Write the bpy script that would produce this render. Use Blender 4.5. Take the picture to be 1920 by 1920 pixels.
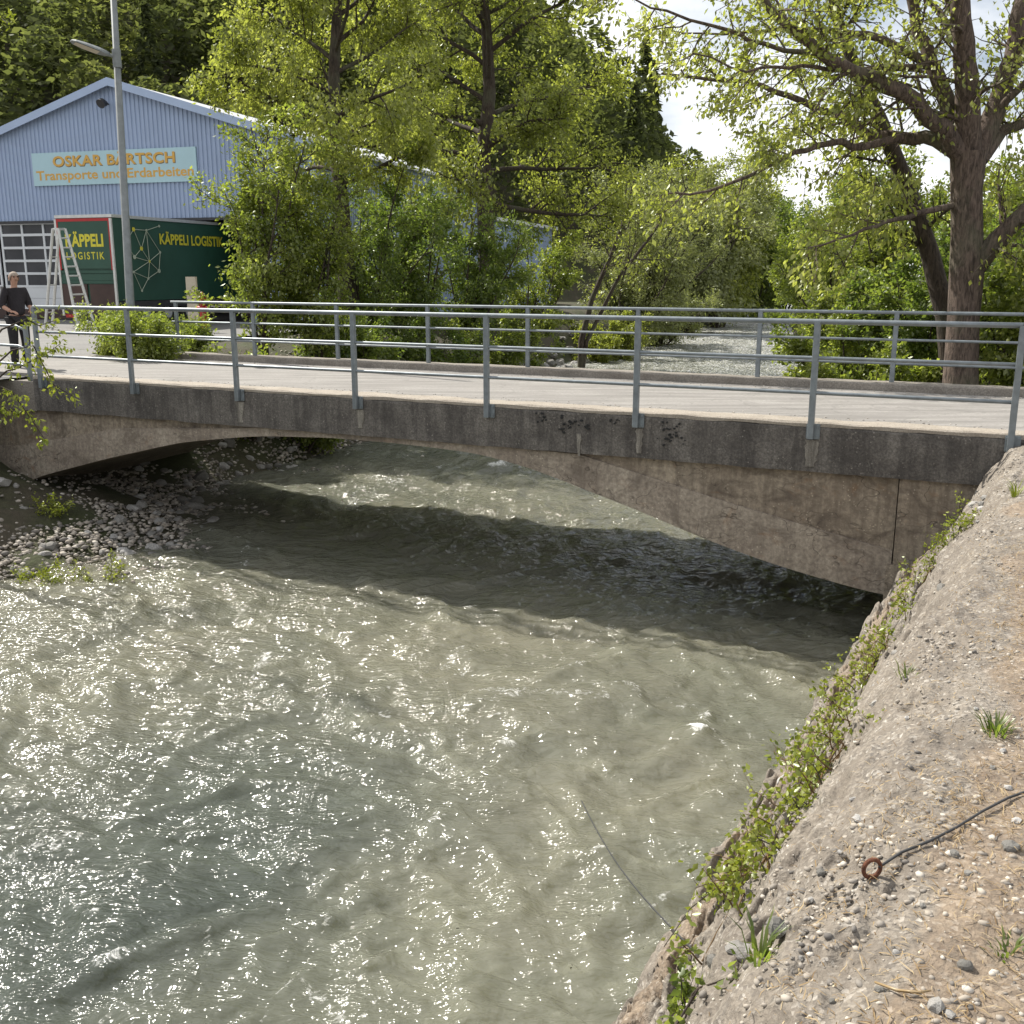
import bpy, bmesh, math, random
import numpy as np
from mathutils import Matrix, Vector

for o in list(bpy.data.objects):
    bpy.data.objects.remove(o, do_unlink=True)
scene = bpy.context.scene
col = scene.collection
R = math.radians

# ---------------------------------------------------------------- camera
PITCH = R(13.0)
EYE = 4.1
cam_data = bpy.data.cameras.new('camera')
cam_data.sensor_width = 36.0
cam_data.lens = 36.0
cam_data.clip_end = 3000.0
cam = bpy.data.objects.new('camera', cam_data)
col.objects.link(cam)
cam.location = (0, 0, EYE)
cam.rotation_euler = (math.pi / 2 - PITCH, 0, 0)
scene.camera = cam

# ---------------------------------------------------------------- sky and sun
SUN_EL = R(46.0)
SUN_AZ = R(-47.0)            # from +Y towards +X
world = bpy.data.worlds.new('World')
scene.world = world
world.use_nodes = True
wn = world.node_tree.nodes
wl = world.node_tree.links
wn.clear()
w_out = wn.new('ShaderNodeOutputWorld')
w_bg = wn.new('ShaderNodeBackground')
w_sky = wn.new('ShaderNodeTexSky')
w_sky.sky_type = 'NISHITA'
w_sky.sun_disc = False
w_sky.sun_elevation = SUN_EL
w_sky.sun_rotation = SUN_AZ
w_sky.air_density = 1.0
w_sky.dust_density = 1.5
w_tc = wn.new('ShaderNodeTexCoord')
w_map = wn.new('ShaderNodeMapping')
w_map.inputs['Scale'].default_value = (1.0, 1.0, 2.6)
w_map.inputs['Location'].default_value = (0.7, 0.3, 0.15)
w_noise = wn.new('ShaderNodeTexNoise')
w_noise.inputs['Scale'].default_value = 2.6
w_noise.inputs['Detail'].default_value = 8
w_noise.inputs['Roughness'].default_value = 0.55
w_ramp = wn.new('ShaderNodeValToRGB')
w_ramp.color_ramp.elements[0].position = 0.36
w_ramp.color_ramp.elements[1].position = 0.56
w_mix = wn.new('ShaderNodeMix')
w_mix.data_type = 'RGBA'
w_mix.inputs[7].default_value = (12.5, 12.6, 12.8, 1)
wl.new(w_tc.outputs['Generated'], w_map.inputs['Vector'])
wl.new(w_map.outputs['Vector'], w_noise.inputs['Vector'])
wl.new(w_noise.outputs['Fac'], w_ramp.inputs['Fac'])
wl.new(w_ramp.outputs['Color'], w_mix.inputs[0])
wl.new(w_sky.outputs['Color'], w_mix.inputs[6])
wl.new(w_mix.outputs[2], w_bg.inputs['Color'])
w_bg.inputs['Strength'].default_value = 0.07
wl.new(w_bg.outputs['Background'], w_out.inputs['Surface'])

sun_data = bpy.data.lights.new('sun', 'SUN')
sun_data.energy = 5.0
sun_data.angle = R(0.53)
sun_data.color = (1.0, 0.95, 0.86)
sun = bpy.data.objects.new('sun', sun_data)
col.objects.link(sun)
sdir = Vector((math.sin(SUN_AZ) * math.cos(SUN_EL), math.cos(SUN_AZ) * math.cos(SUN_EL), math.sin(SUN_EL)))
sun.rotation_euler = sdir.to_track_quat('Z', 'Y').to_euler()
sun.location = (0, 0, 60)

vs = scene.view_settings
vs.view_transform = 'Standard'
vs.look = 'None'
vs.exposure = 0.55
vs.gamma = 1.0
vs.use_curve_mapping = False
scene.render.engine = 'CYCLES'
scene.cycles.max_bounces = 4
scene.cycles.diffuse_bounces = 2
scene.cycles.glossy_bounces = 2
scene.cycles.transmission_bounces = 3
scene.cycles.transparent_max_bounces = 8
scene.cycles.sample_clamp_indirect = 6.0

rng = np.random.default_rng(7)
random.seed(7)

# ---------------------------------------------------------------- maths helpers
FPX = 1920.0
CP, SP = math.cos(PITCH), math.sin(PITCH)


def ray(x, y):
    a = (x - 960) / FPX
    b = (960 - y) / FPX
    return np.array([a, CP + b * SP, -SP + b * CP])


def on_z(x, y, z):
    r = ray(x, y)
    return r * ((z - EYE) / r[2]) + np.array([0, 0, EYE])


def at_y(x, y, Y):
    r = ray(x, y)
    return r * (Y / r[1]) + np.array([0, 0, EYE])


def hash2(ix, iy, seed):
    h = (ix.astype(np.int64) * 374761393 + iy.astype(np.int64) * 668265263 + seed * 1442695041) & 0xFFFFFFFF
    h = ((h ^ (h >> 13)) * 1274126177) & 0xFFFFFFFF
    h = (h ^ (h >> 16)) & 0xFFFFFFFF
    return h.astype(np.float64) / 4294967295.0


def gnoise(x, y, seed=0):
    """gradient noise, about -0.7..0.7"""
    x = np.asarray(x, float)
    y = np.asarray(y, float)
    x0 = np.floor(x)
    y0 = np.floor(y)
    fx = x - x0
    fy = y - y0
    ux = fx * fx * fx * (fx * (fx * 6 - 15) + 10)
    uy = fy * fy * fy * (fy * (fy * 6 - 15) + 10)

    def g(ix, iy, dx, dy):
        a = hash2(ix, iy, seed) * 2 * np.pi
        return np.cos(a) * dx + np.sin(a) * dy
    n00 = g(x0, y0, fx, fy)
    n10 = g(x0 + 1, y0, fx - 1, fy)
    n01 = g(x0, y0 + 1, fx, fy - 1)
    n11 = g(x0 + 1, y0 + 1, fx - 1, fy - 1)
    return (n00 * (1 - ux) + n10 * ux) * (1 - uy) + (n01 * (1 - ux) + n11 * ux) * uy


def fbm(x, y, octaves=4, seed=0, gain=0.5, lac=2.03):
    s = 0
    a = 1.0
    for k in range(octaves):
        s = s + a * gnoise(x, y, seed + k * 17)
        x = x * lac + 3.1
        y = y * lac - 1.7
        a *= gain
    return s


def smooth(a, b, x):
    t = np.clip((np.asarray(x, float) - a) / (b - a), 0, 1)
    return t * t * (3 - 2 * t)


# ---------------------------------------------------------------- mesh helpers
def world_loc(o):
    v = Vector((0, 0, 0))
    while o is not None:
        if o.type == 'EMPTY':
            v = v + Vector(o.location)
        o = o.parent
    return v


def link(name, mesh, mat=None, parent=None, smooth_shade=False):
    o = bpy.data.objects.new(name, mesh)
    col.objects.link(o)
    if mat is not None:
        if isinstance(mat, (list, tuple)):
            for m in mat:
                mesh.materials.append(m)
        else:
            mesh.materials.append(mat)
    if parent is not None:
        o.parent = parent
        if parent.type == 'EMPTY':
            o.matrix_parent_inverse = Matrix.Translation(-Vector(parent.location))
    if smooth_shade:
        mesh.polygons.foreach_set('use_smooth', np.ones(len(mesh.polygons), dtype=bool))
    return o


def mesh_np(name, verts, faces):
    """verts (N,3), faces (M,k) uniform k"""
    verts = np.asarray(verts, dtype=np.float32)
    faces = np.asarray(faces, dtype=np.int32)
    me = bpy.data.meshes.new(name)
    k = faces.shape[1]
    me.vertices.add(len(verts))
    me.vertices.foreach_set('co', verts.ravel())
    me.loops.add(faces.size)
    me.loops.foreach_set('vertex_index', faces.ravel())
    me.polygons.add(len(faces))
    me.polygons.foreach_set('loop_start', np.arange(0, faces.size, k, dtype=np.int32))
    me.update(calc_edges=True)
    return me


def add_attr(me, name, values):
    at = me.attributes.new(name, 'FLOAT', 'POINT')
    at.data.foreach_set('value', np.asarray(values, dtype=np.float32).ravel())


def grid_faces(nr, nc):
    i = np.arange(nr - 1)[:, None] * nc + np.arange(nc - 1)[None, :]
    i = i.ravel()
    return np.stack([i, i + 1, i + nc + 1, i + nc], 1)


class MB:
    def __init__(self):
        self.v = []
        self.f = []

    def add(self, vs, fs):
        n = len(self.v)
        self.v += [tuple(map(float, p)) for p in vs]
        self.f += [tuple(i + n for i in f) for f in fs]
        return self

    def frame_box(self, c, ax, ay, az, hx, hy, hz, ch=0.0):
        """box with axes; chamfered in the ax-ay outline when ch"""
        c = np.array(c, float)
        ax, ay, az = (np.array(q, float) for q in (ax, ay, az))
        if ch <= 0:
            o2 = [(-hx, -hy), (hx, -hy), (hx, hy), (-hx, hy)]
        else:
            o2 = [(-hx + ch, -hy), (hx - ch, -hy), (hx, -hy + ch), (hx, hy - ch),
                  (hx - ch, hy), (-hx + ch, hy), (-hx, hy - ch), (-hx, -hy + ch)]
        n = len(o2)
        vs = [c + ax * p + ay * q - az * hz for p, q in o2] + [c + ax * p + ay * q + az * hz for p, q in o2]
        fs = [tuple(range(n - 1, -1, -1)), tuple(range(n, 2 * n))]
        fs += [(k, (k + 1) % n, n + (k + 1) % n, n + k) for k in range(n)]
        return self.add(vs, fs)

    def box(self, x0, x1, y0, y1, z0, z1):
        return self.frame_box(((x0 + x1) / 2, (y0 + y1) / 2, (z0 + z1) / 2), (1, 0, 0), (0, 1, 0), (0, 0, 1),
                              (x1 - x0) / 2, (y1 - y0) / 2, (z1 - z0) / 2)

    def tube(self, pts, radii, sides=8, cap=True):
        pts = [(float(p[0]), float(p[1]), float(p[2])) for p in pts]
        n = len(pts)
        if np.isscalar(radii):
            radii = [radii] * n
        n0 = len(self.v)
        cs = [(math.cos(2 * math.pi * k / sides), math.sin(2 * math.pi * k / sides)) for k in range(sides)]
        ref = None
        for i in range(n):
            p = pts[i]
            a = pts[max(i - 1, 0)]
            b = pts[min(i + 1, n - 1)]
            dx, dy, dz = b[0] - a[0], b[1] - a[1], b[2] - a[2]
            l = math.sqrt(dx * dx + dy * dy + dz * dz) + 1e-12
            dx, dy, dz = dx / l, dy / l, dz / l
            if ref is None:
                ref = (0.0, 0.0, 1.0) if abs(dz) < 0.9 else (1.0, 0.0, 0.0)
            ux, uy, uz = dy * ref[2] - dz * ref[1], dz * ref[0] - dx * ref[2], dx * ref[1] - dy * ref[0]
            l = math.sqrt(ux * ux + uy * uy + uz * uz) + 1e-12
            ux, uy, uz = ux / l, uy / l, uz / l
            wx_, wy_, wz_ = dy * uz - dz * uy, dz * ux - dx * uz, dx * uy - dy * ux
            ref = (-wx_, -wy_, -wz_)
            r = radii[i]
            for c, s_ in cs:
                self.v.append((p[0] + (ux * c + wx_ * s_) * r, p[1] + (uy * c + wy_ * s_) * r, p[2] + (uz * c + wz_ * s_) * r))
        for i in range(n - 1):
            o = n0 + i * sides
            for k in range(sides):
                k2 = (k + 1) % sides
                self.f.append((o + k, o + k2, o + k2 + sides, o + k + sides))
        if cap:
            self.f.append(tuple(n0 + k for k in range(sides - 1, -1, -1)))
            e = n0 + (n - 1) * sides
            self.f.append(tuple(e + k for k in range(sides)))
        return self

    def build(self, name, mat=None, parent=None, smooth_shade=False):
        me = bpy.data.meshes.new(name)
        me.from_pydata(self.v, [], self.f)
        me.update()
        return link(name, me, mat, parent, smooth_shade)


def empty(name, loc, label=None, category=None, group=None):
    o = bpy.data.objects.new(name, None)
    o.empty_display_size = 0.3
    col.objects.link(o)
    o.location = loc
    if label:
        tag(o, label, category, group)
    return o


def tag(o, label=None, category=None, group=None, kind=None):
    if label:
        o['label'] = label
    if category:
        o['category'] = category
    if group:
        o['group'] = group
    if kind:
        o['kind'] = kind
    return o


# ---------------------------------------------------------------- materials
def new_mat(name):
    m = bpy.data.materials.new(name)
    m.use_nodes = True
    nt = m.node_tree
    bsdf = nt.nodes['Principled BSDF']
    return m, nt, bsdf


def nd(nt, kind, **kw):
    n = nt.nodes.new(kind)
    for k, v in kw.items():
        if k in n.inputs:
            n.inputs[k].default_value = v
        else:
            setattr(n, k, v)
    return n


def coords(nt, scale=(1, 1, 1), rot=(0, 0, 0)):
    tc = nt.nodes.new('ShaderNodeTexCoord')
    mp = nt.nodes.new('ShaderNodeMapping')
    mp.inputs['Scale'].default_value = scale
    mp.inputs['Rotation'].default_value = rot
    nt.links.new(tc.outputs['Object'], mp.inputs['Vector'])
    return mp.outputs['Vector']


def noise(nt, vec, scale, detail=5, rough=0.55, dist=0.0):
    n = nt.nodes.new('ShaderNodeTexNoise')
    n.inputs['Scale'].default_value = scale
    n.inputs['Detail'].default_value = detail
    n.inputs['Roughness'].default_value = rough
    n.inputs['Distortion'].default_value = dist
    nt.links.new(vec, n.inputs['Vector'])
    return n.outputs['Fac']


def ramp(nt, fac, stops):
    r = nt.nodes.new('ShaderNodeValToRGB')
    els = r.color_ramp.elements
    while len(els) < len(stops):
        els.new(0.5)
    for e, (p, c) in zip(els, stops):
        e.position = p
        if not isinstance(c, (tuple, list)):
            c = (c, c, c)
        e.color = (c[0], c[1], c[2], 1)
    nt.links.new(fac, r.inputs['Fac'])
    return r.outputs['Color']


def mix(nt, fac, a, b, mode='MIX'):
    m = nt.nodes.new('ShaderNodeMix')
    m.data_type = 'RGBA'
    m.blend_type = mode
    for sock, val in ((m.inputs[0], fac), (m.inputs[6], a), (m.inputs[7], b)):
        if hasattr(val, 'links'):
            nt.links.new(val, sock)
        elif isinstance(val, (tuple, list)):
            sock.default_value = (val[0], val[1], val[2], 1)
        else:
            sock.default_value = val
    return m.outputs[2]


def math_n(nt, op, a, b=None, clamp=False):
    m = nt.nodes.new('ShaderNodeMath')
    m.operation = op
    m.use_clamp = clamp
    for sock, val in ((m.inputs[0], a), (m.inputs[1], b)):
        if val is None:
            continue
        if hasattr(val, 'links'):
            nt.links.new(val, sock)
        else:
            sock.default_value = val
    return m.outputs[0]


def bump(nt, bsdf, height, strength=0.4, dist=0.02, chain=None):
    b = nt.nodes.new('ShaderNodeBump')
    b.inputs['Strength'].default_value = strength
    b.inputs['Distance'].default_value = dist
    nt.links.new(height, b.inputs['Height'])
    if chain is not None:
        nt.links.new(chain, b.inputs['Normal'])
    nt.links.new(b.outputs['Normal'], bsdf.inputs['Normal'])
    return b.outputs['Normal']


def simple(name, c, rough=0.6, metal=0.0, vary=0.12, scale=6.0, bump_s=0.0):
    m, nt, b = new_mat(name)
    vec = coords(nt)
    f = noise(nt, vec, scale, 5, 0.6)
    lo = tuple(x * (1 - vary) for x in c)
    hi = tuple(min(1, x * (1 + vary)) for x in c)
    nt.links.new(ramp(nt, f, [(0.3, lo), (0.7, hi)]), b.inputs['Base Color'])
    b.inputs['Roughness'].default_value = rough
    b.inputs['Metallic'].default_value = metal
    if bump_s:
        bump(nt, b, noise(nt, vec, scale * 6, 4), bump_s, 0.01)
    return m


def concrete(name, base, dark, light, streak=True, dark_amt=0.5, scale=1.0, bump_s=0.5, rough=0.9, rotz=0.0, pale=0.0, blotch=0.0, wear=False):
    m, nt, b = new_mat(name)
    vec = coords(nt, rot=(0, 0, rotz))
    big = noise(nt, vec, 1.3 * scale, 6, 0.62)
    fine = noise(nt, vec, 22 * scale, 6, 0.65)
    c = mix(nt, ramp(nt, big, [(0.35, 0.0), (0.68, 1.0)]), base, light)
    c = mix(nt, ramp(nt, fine, [(0.38, 0.55), (0.62, 0.0)]), c, dark)
    if streak:
        v2 = coords(nt, scale=(6.0, 6.0, 0.55), rot=(0, 0, rotz))
        st = noise(nt, v2, 1.8, 6, 0.65, 0.3)
        c = mix(nt, math_n(nt, 'MULTIPLY', ramp(nt, st, [(0.42, 0.0), (0.62, 1.0)]), dark_amt), c, dark)
    if pale:
        v3 = coords(nt, scale=(5.0, 5.0, 2.6), rot=(0, 0, rotz))
        sp = noise(nt, v3, 4.6, 10, 0.8, 0.8)
        c = mix(nt, ramp(nt, sp, [(0.56, 0.0), (0.66, pale)]), c, light)
        vs_ = nt.nodes.new('ShaderNodeTexVoronoi')
        vs_.inputs['Scale'].default_value = 26
        nt.links.new(coords(nt, rot=(0, 0, rotz)), vs_.inputs['Vector'])
        spk = ramp(nt, vs_.outputs['Distance'], [(0.16, 1.0), (0.30, 0.0)])
        gate = ramp(nt, noise(nt, v3, 1.7, 6, 0.7, 0.5), [(0.50, 0.0), (0.62, 0.75)])
        c = mix(nt, math_n(nt, 'MULTIPLY', spk, gate), c, tuple(x * 1.25 for x in light))
    if wear:
        v5 = coords(nt, scale=(0.35, 3.2, 1.0), rot=(0, 0, rotz))
        wr_ = noise(nt, v5, 1.6, 6, 0.62, 0.4)
        c = mix(nt, ramp(nt, wr_, [(0.42, 0.8), (0.57, 0.0)]), c, dark)
        v6 = coords(nt, rot=(0, 0, rotz))
        vc = nt.nodes.new('ShaderNodeTexVoronoi')
        vc.feature = 'DISTANCE_TO_EDGE'
        vc.inputs['Scale'].default_value = 0.45
        vd = nt.nodes.new('ShaderNodeVectorMath')
        vd.operation = 'ADD'
        vn = nt.nodes.new('ShaderNodeTexNoise')
        vn.inputs['Scale'].default_value = 1.4
        vn.inputs['Detail'].default_value = 5
        nt.links.new(v6, vn.inputs['Vector'])
        nt.links.new(v6, vd.inputs[0])
        nt.links.new(vn.outputs['Color'], vd.inputs[1])
        nt.links.new(vd.outputs[0], vc.inputs['Vector'])
        c = mix(nt, ramp(nt, vc.outputs['Distance'], [(0.0, 0.4), (0.008, 0.0)]), c, (0.10, 0.095, 0.088))
    if blotch:
        v4 = coords(nt, scale=(1.0, 1.0, 1.6), rot=(0, 0, rotz))
        bl = noise(nt, v4, 1.7, 7, 0.68, 1.2)
        c = mix(nt, ramp(nt, bl, [(0.50, 0.0), (0.64, blotch)]), c, tuple(x * 0.9 for x in dark))
        rs = noise(nt, v4, 2.3, 6, 0.7, 0.9)
        c = mix(nt, ramp(nt, rs, [(0.58, 0.0), (0.72, 0.5)]), c, (0.24, 0.13, 0.06))
        wv = nt.nodes.new('ShaderNodeTexVoronoi')
        wv.feature = 'DISTANCE_TO_EDGE'
        wv.inputs['Scale'].default_value = 0.9
        dv = nt.nodes.new('ShaderNodeVectorMath')
        dv.operation = 'ADD'
        nz_ = nt.nodes.new('ShaderNodeTexNoise')
        nz_.inputs['Scale'].default_value = 3.0
        nt.links.new(v4, nz_.inputs['Vector'])
        nt.links.new(v4, dv.inputs[0])
        nt.links.new(nz_.outputs['Color'], dv.inputs[1])
        nt.links.new(dv.outputs[0], wv.inputs['Vector'])
        crk = ramp(nt, wv.outputs['Distance'], [(0.0, 0.8), (0.012, 0.0)])
        c = mix(nt, math_n(nt, 'MULTIPLY', crk, ramp(nt, rs, [(0.4, 0.0), (0.55, 1.0)])), c, (0.05, 0.04, 0.032))
    nt.links.new(c, b.inputs['Base Color'])
    b.inputs['Roughness'].default_value = rough
    h = math_n(nt, 'ADD', math_n(nt, 'MULTIPLY', fine, 0.5), big)
    bump(nt, b, h, bump_s, 0.03)
    return m


def leaf_mat(name, dark, mid, light, trans=0.5, tint=1.35, gloss=0.04):
    m = bpy.data.materials.new(name)
    m.use_nodes = True
    nt = m.node_tree
    nt.nodes.clear()
    out = nt.nodes.new('ShaderNodeOutputMaterial')
    at = nt.nodes.new('ShaderNodeAttribute')
    at.attribute_name = 'tint'
    c = ramp(nt, at.outputs['Fac'], [(0.0, dark), (0.5, mid), (1.0, light)])
    di = nt.nodes.new('ShaderNodeBsdfDiffuse')
    tr = nt.nodes.new('ShaderNodeBsdfTranslucent')
    gl = nt.nodes.new('ShaderNodeBsdfGlossy')
    gl.inputs['Roughness'].default_value = 0.38
    gl.inputs['Color'].default_value = (0.9, 0.95, 0.85, 1)
    nt.links.new(c, di.inputs['Color'])
    tc = mix(nt, 1.0, c, (tint * 0.93, tint, tint * 0.52), 'MULTIPLY')
    nt.links.new(tc, tr.inputs['Color'])
    m1 = nt.nodes.new('ShaderNodeMixShader')
    m1.inputs[0].default_value = trans
    nt.links.new(di.outputs[0], m1.inputs[1])
    nt.links.new(tr.outputs[0], m1.inputs[2])
    m2 = nt.nodes.new('ShaderNodeMixShader')
    m2.inputs[0].default_value = gloss
    nt.links.new(m1.outputs[0], m2.inputs[1])
    nt.links.new(gl.outputs[0], m2.inputs[2])
    nt.links.new(m2.outputs[0], out.inputs['Surface'])
    return m


def bark_mat(name, dark, light, scale=1.0):
    m, nt, b = new_mat(name)
    v = coords(nt, scale=(7 * scale, 7 * scale, 1.6 * scale))
    f = noise(nt, v, 3.0, 7, 0.65, 0.8)
    big = noise(nt, coords(nt), 1.2, 4)
    c = mix(nt, ramp(nt, f, [(0.36, 0.0), (0.62, 1.0)]), dark, light)
    c = mix(nt, ramp(nt, big, [(0.5, 0.0), (0.72, 0.5)]), c, (0.12, 0.13, 0.08))
    nt.links.new(c, b.inputs['Base Color'])
    b.inputs['Roughness'].default_value = 0.95
    bump(nt, b, f, 0.9, 0.03)
    return m


M = {}
BROT = R(26)
M['fascia'] = concrete('weathered_dark_concrete', (0.10, 0.090, 0.080), (0.034, 0.030, 0.028), (0.23, 0.21, 0.185), True, 0.5, 1.9, 0.9, rotz=BROT, pale=0.8)
M['spandrel'] = concrete('tan_concrete', (0.27, 0.22, 0.165), (0.11, 0.086, 0.066), (0.44, 0.375, 0.285), True, 0.5, 0.8, 0.7, rotz=BROT, blotch=0.75, pale=0.35)
M['arch_ring'] = concrete('pale_arch_concrete', (0.30, 0.25, 0.20), (0.13, 0.104, 0.082), (0.46, 0.40, 0.32), True, 0.35, 1.0, 0.7, rotz=BROT, blotch=0.6, pale=0.4)
M['kerb'] = concrete('kerb_concrete', (0.22, 0.195, 0.165), (0.09, 0.078, 0.065), (0.33, 0.30, 0.26), False, 0.3, 2.0, 0.6, rotz=BROT)
M['near_kerb'] = concrete('pale_kerb_concrete', (0.33, 0.29, 0.24), (0.18, 0.15, 0.12), (0.42, 0.375, 0.315), False, 0.3, 2.5, 0.7, rotz=BROT)
M['deck'] = concrete('pale_worn_asphalt', (0.25, 0.235, 0.22), (0.17, 0.16, 0.148), (0.31, 0.295, 0.275), False, 0.3, 1.0, 0.25, rotz=BROT, wear=True)
M['yard'] = concrete('grey_asphalt', (0.17, 0.165, 0.16), (0.12, 0.115, 0.11), (0.22, 0.215, 0.205), False, 0.2, 0.5, 0.2)
M['patch'] = concrete('pale_mortar', (0.28, 0.26, 0.22), (0.09, 0.08, 0.068), (0.40, 0.37, 0.32), True, 0.8, 3.0, 0.6, rotz=BROT)
M['steel'] = simple('galvanised_steel', (0.20, 0.225, 0.24), 0.45, 0.45, 0.2, 9.0)
M['pole'] = simple('galvanised_pole', (0.20, 0.215, 0.215), 0.55, 0.3, 0.18, 7.0)
M['alu'] = simple('aluminium', (0.62, 0.62, 0.60), 0.4, 0.5, 0.1)
M['rust'] = simple('rusted_iron', (0.14, 0.055, 0.03), 0.9, 0.2, 0.5, 60.0, 0.6)
M['wire'] = simple('dark_wire', (0.035, 0.036, 0.038), 0.75, 0.0, 0.3, 30.0)
M['wall_blue'] = simple('blue_sheet_cladding', (0.32, 0.40, 0.56), 0.45, 0.0, 0.05, 0.8)
M['trim_blue'] = simple('pale_blue_trim', (0.36, 0.45, 0.62), 0.4, 0.0, 0.05, 1.0)
M['roof'] = simple('grey_roof_sheet', (0.52, 0.54, 0.56), 0.5, 0.1, 0.08, 0.6)
M['sign_board'] = simple('pale_turquoise_board', (0.40, 0.58, 0.64), 0.5, 0.0, 0.05, 1.0)
M['orange'] = simple('orange_letter', (0.62, 0.36, 0.07), 0.5, 0.0, 0.05)
M['letter_side'] = simple('dark_letter_edge', (0.14, 0.10, 0.06), 0.6, 0.0, 0.05)
M['truck_green'] = simple('dark_green_tarpaulin', (0.022, 0.075, 0.05), 0.5, 0.0, 0.15, 0.8)
M['yellow'] = simple('yellow_print', (0.62, 0.56, 0.04), 0.5, 0.0, 0.05)
M['white_line'] = simple('pale_print', (0.40, 0.45, 0.36), 0.5, 0.0, 0.1)
M['red'] = simple('red_paint', (0.40, 0.02, 0.02), 0.45, 0.0, 0.1)
M['brown'] = simple('brown_tail_door', (0.055, 0.03, 0.024), 0.6, 0.0, 0.25, 2.0)
M['black'] = simple('black_rubber', (0.012, 0.012, 0.012), 0.7, 0.0, 0.2)
M['dark_metal'] = simple('dark_frame', (0.05, 0.05, 0.055), 0.6, 0.3, 0.2)
M['white_panel'] = simple('white_door_panel', (0.60, 0.62, 0.64), 0.45, 0.0, 0.06, 1.0)
M['beige'] = simple('beige_board', (0.52, 0.46, 0.36), 0.7, 0.0, 0.08, 2.0)
M['interior'] = simple('bare_hall_wall', (0.12, 0.12, 0.12), 0.9, 0.0, 0.1)
M['stone'] = None
M['skin'] = simple('skin', (0.42, 0.24, 0.17), 0.55, 0.0, 0.08, 8)
M['hair'] = simple('grey_brown_hair', (0.30, 0.24, 0.19), 0.8, 0.0, 0.2, 30)
M['shirt'] = simple('black_jersey', (0.016, 0.013, 0.016), 0.85, 0.0, 0.3, 10)
M['trousers'] = simple('black_trousers', (0.013, 0.012, 0.014), 0.85, 0.0, 0.3, 10)
M['bark'] = bark_mat('grey_brown_bark', (0.04, 0.028, 0.022), (0.17, 0.125, 0.10))
M['bark_dark'] = bark_mat('dark_bark', (0.022, 0.016, 0.012), (0.085, 0.063, 0.048))
M['leaf_spring'] = leaf_mat('spring_leaf', (0.13, 0.147, 0.028), (0.255, 0.27, 0.07), (0.42, 0.42, 0.17), 0.58, 1.65)
M['leaf_bright'] = leaf_mat('bright_leaf', (0.09, 0.12, 0.022), (0.185, 0.215, 0.048), (0.31, 0.325, 0.10), 0.58, 1.65)
M['leaf_green'] = leaf_mat('fresh_green_leaf', (0.065, 0.10, 0.022), (0.13, 0.17, 0.04), (0.22, 0.245, 0.07), 0.58, 1.65)
M['leaf_willow'] = leaf_mat('silvery_willow_leaf', (0.14, 0.155, 0.065), (0.23, 0.245, 0.11), (0.34, 0.355, 0.18), 0.45, 1.45)
M['leaf_olive'] = leaf_mat('olive_leaf', (0.105, 0.12, 0.022), (0.21, 0.228, 0.05), (0.34, 0.345, 0.11), 0.58, 1.65)
M['leaf_forest'] = leaf_mat('forest_leaf', (0.055, 0.065, 0.034), (0.115, 0.13, 0.058), (0.20, 0.21, 0.09), 0.5, 1.5, 0.006)
M['leaf_vine'] = leaf_mat('vine_leaf', (0.09, 0.12, 0.015), (0.20, 0.23, 0.03), (0.32, 0.33, 0.06), 0.4)
M['straw'] = leaf_mat('dry_grass', (0.16, 0.10, 0.05), (0.30, 0.21, 0.11), (0.46, 0.36, 0.22), 0.15, 1.0)


def stone_mat():
    m, nt, b = new_mat('river_stone')
    oi = nt.nodes.new('ShaderNodeObjectInfo')
    g = nt.nodes.new('ShaderNodeNewGeometry')
    f = noise(nt, coords(nt), 9, 6, 0.6)
    c1 = ramp(nt, oi.outputs['Random'], [(0.0, (0.12, 0.115, 0.105)), (0.5, (0.24, 0.23, 0.215)), (1.0, (0.40, 0.39, 0.375))])
    c2 = ramp(nt, g.outputs['Random Per Island'], [(0.0, 0.6), (1.0, 1.25)])
    c = mix(nt, 1.0, c1, c2, 'MULTIPLY')
    c = mix(nt, ramp(nt, f, [(0.35, 0.55), (0.6, 0.0)]), c, (0.09, 0.085, 0.07))
    nt.links.new(c, b.inputs['Base Color'])
    b.inputs['Roughness'].default_value = 0.8
    bump(nt, b, f, 0.4, 0.02)
    return m


def pebble_mat():
    m, nt, b = new_mat('pebbles')
    g = nt.nodes.new('ShaderNodeNewGeometry')
    c = ramp(nt, g.outputs['Random Per Island'], [(0.0, (0.12, 0.11, 0.10)), (0.35, (0.25, 0.225, 0.195)), (0.7, (0.33, 0.29, 0.24)), (1.0, (0.52, 0.48, 0.42))])
    nt.links.new(c, b.inputs['Base Color'])
    b.inputs['Roughness'].default_value = 0.85
    return m


M['stone'] = stone_mat()
M['pebble'] = pebble_mat()


def terrain_mat():
    m, nt, b = new_mat('soil_and_grass')
    v = coords(nt)
    f = noise(nt, v, 0.7, 6, 0.6)
    f2 = noise(nt, v, 9, 6, 0.7)
    c = mix(nt, ramp(nt, f, [(0.4, 0.0), (0.6, 1.0)]), (0.05, 0.06, 0.02), (0.085, 0.07, 0.045))
    c = mix(nt, ramp(nt, f2, [(0.4, 0.5), (0.65, 0.0)]), c, (0.03, 0.026, 0.016))
    nt.links.new(c, b.inputs['Base Color'])
    b.inputs['Roughness'].default_value = 0.95
    bump(nt, b, f2, 0.8, 0.06)
    return m


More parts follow.
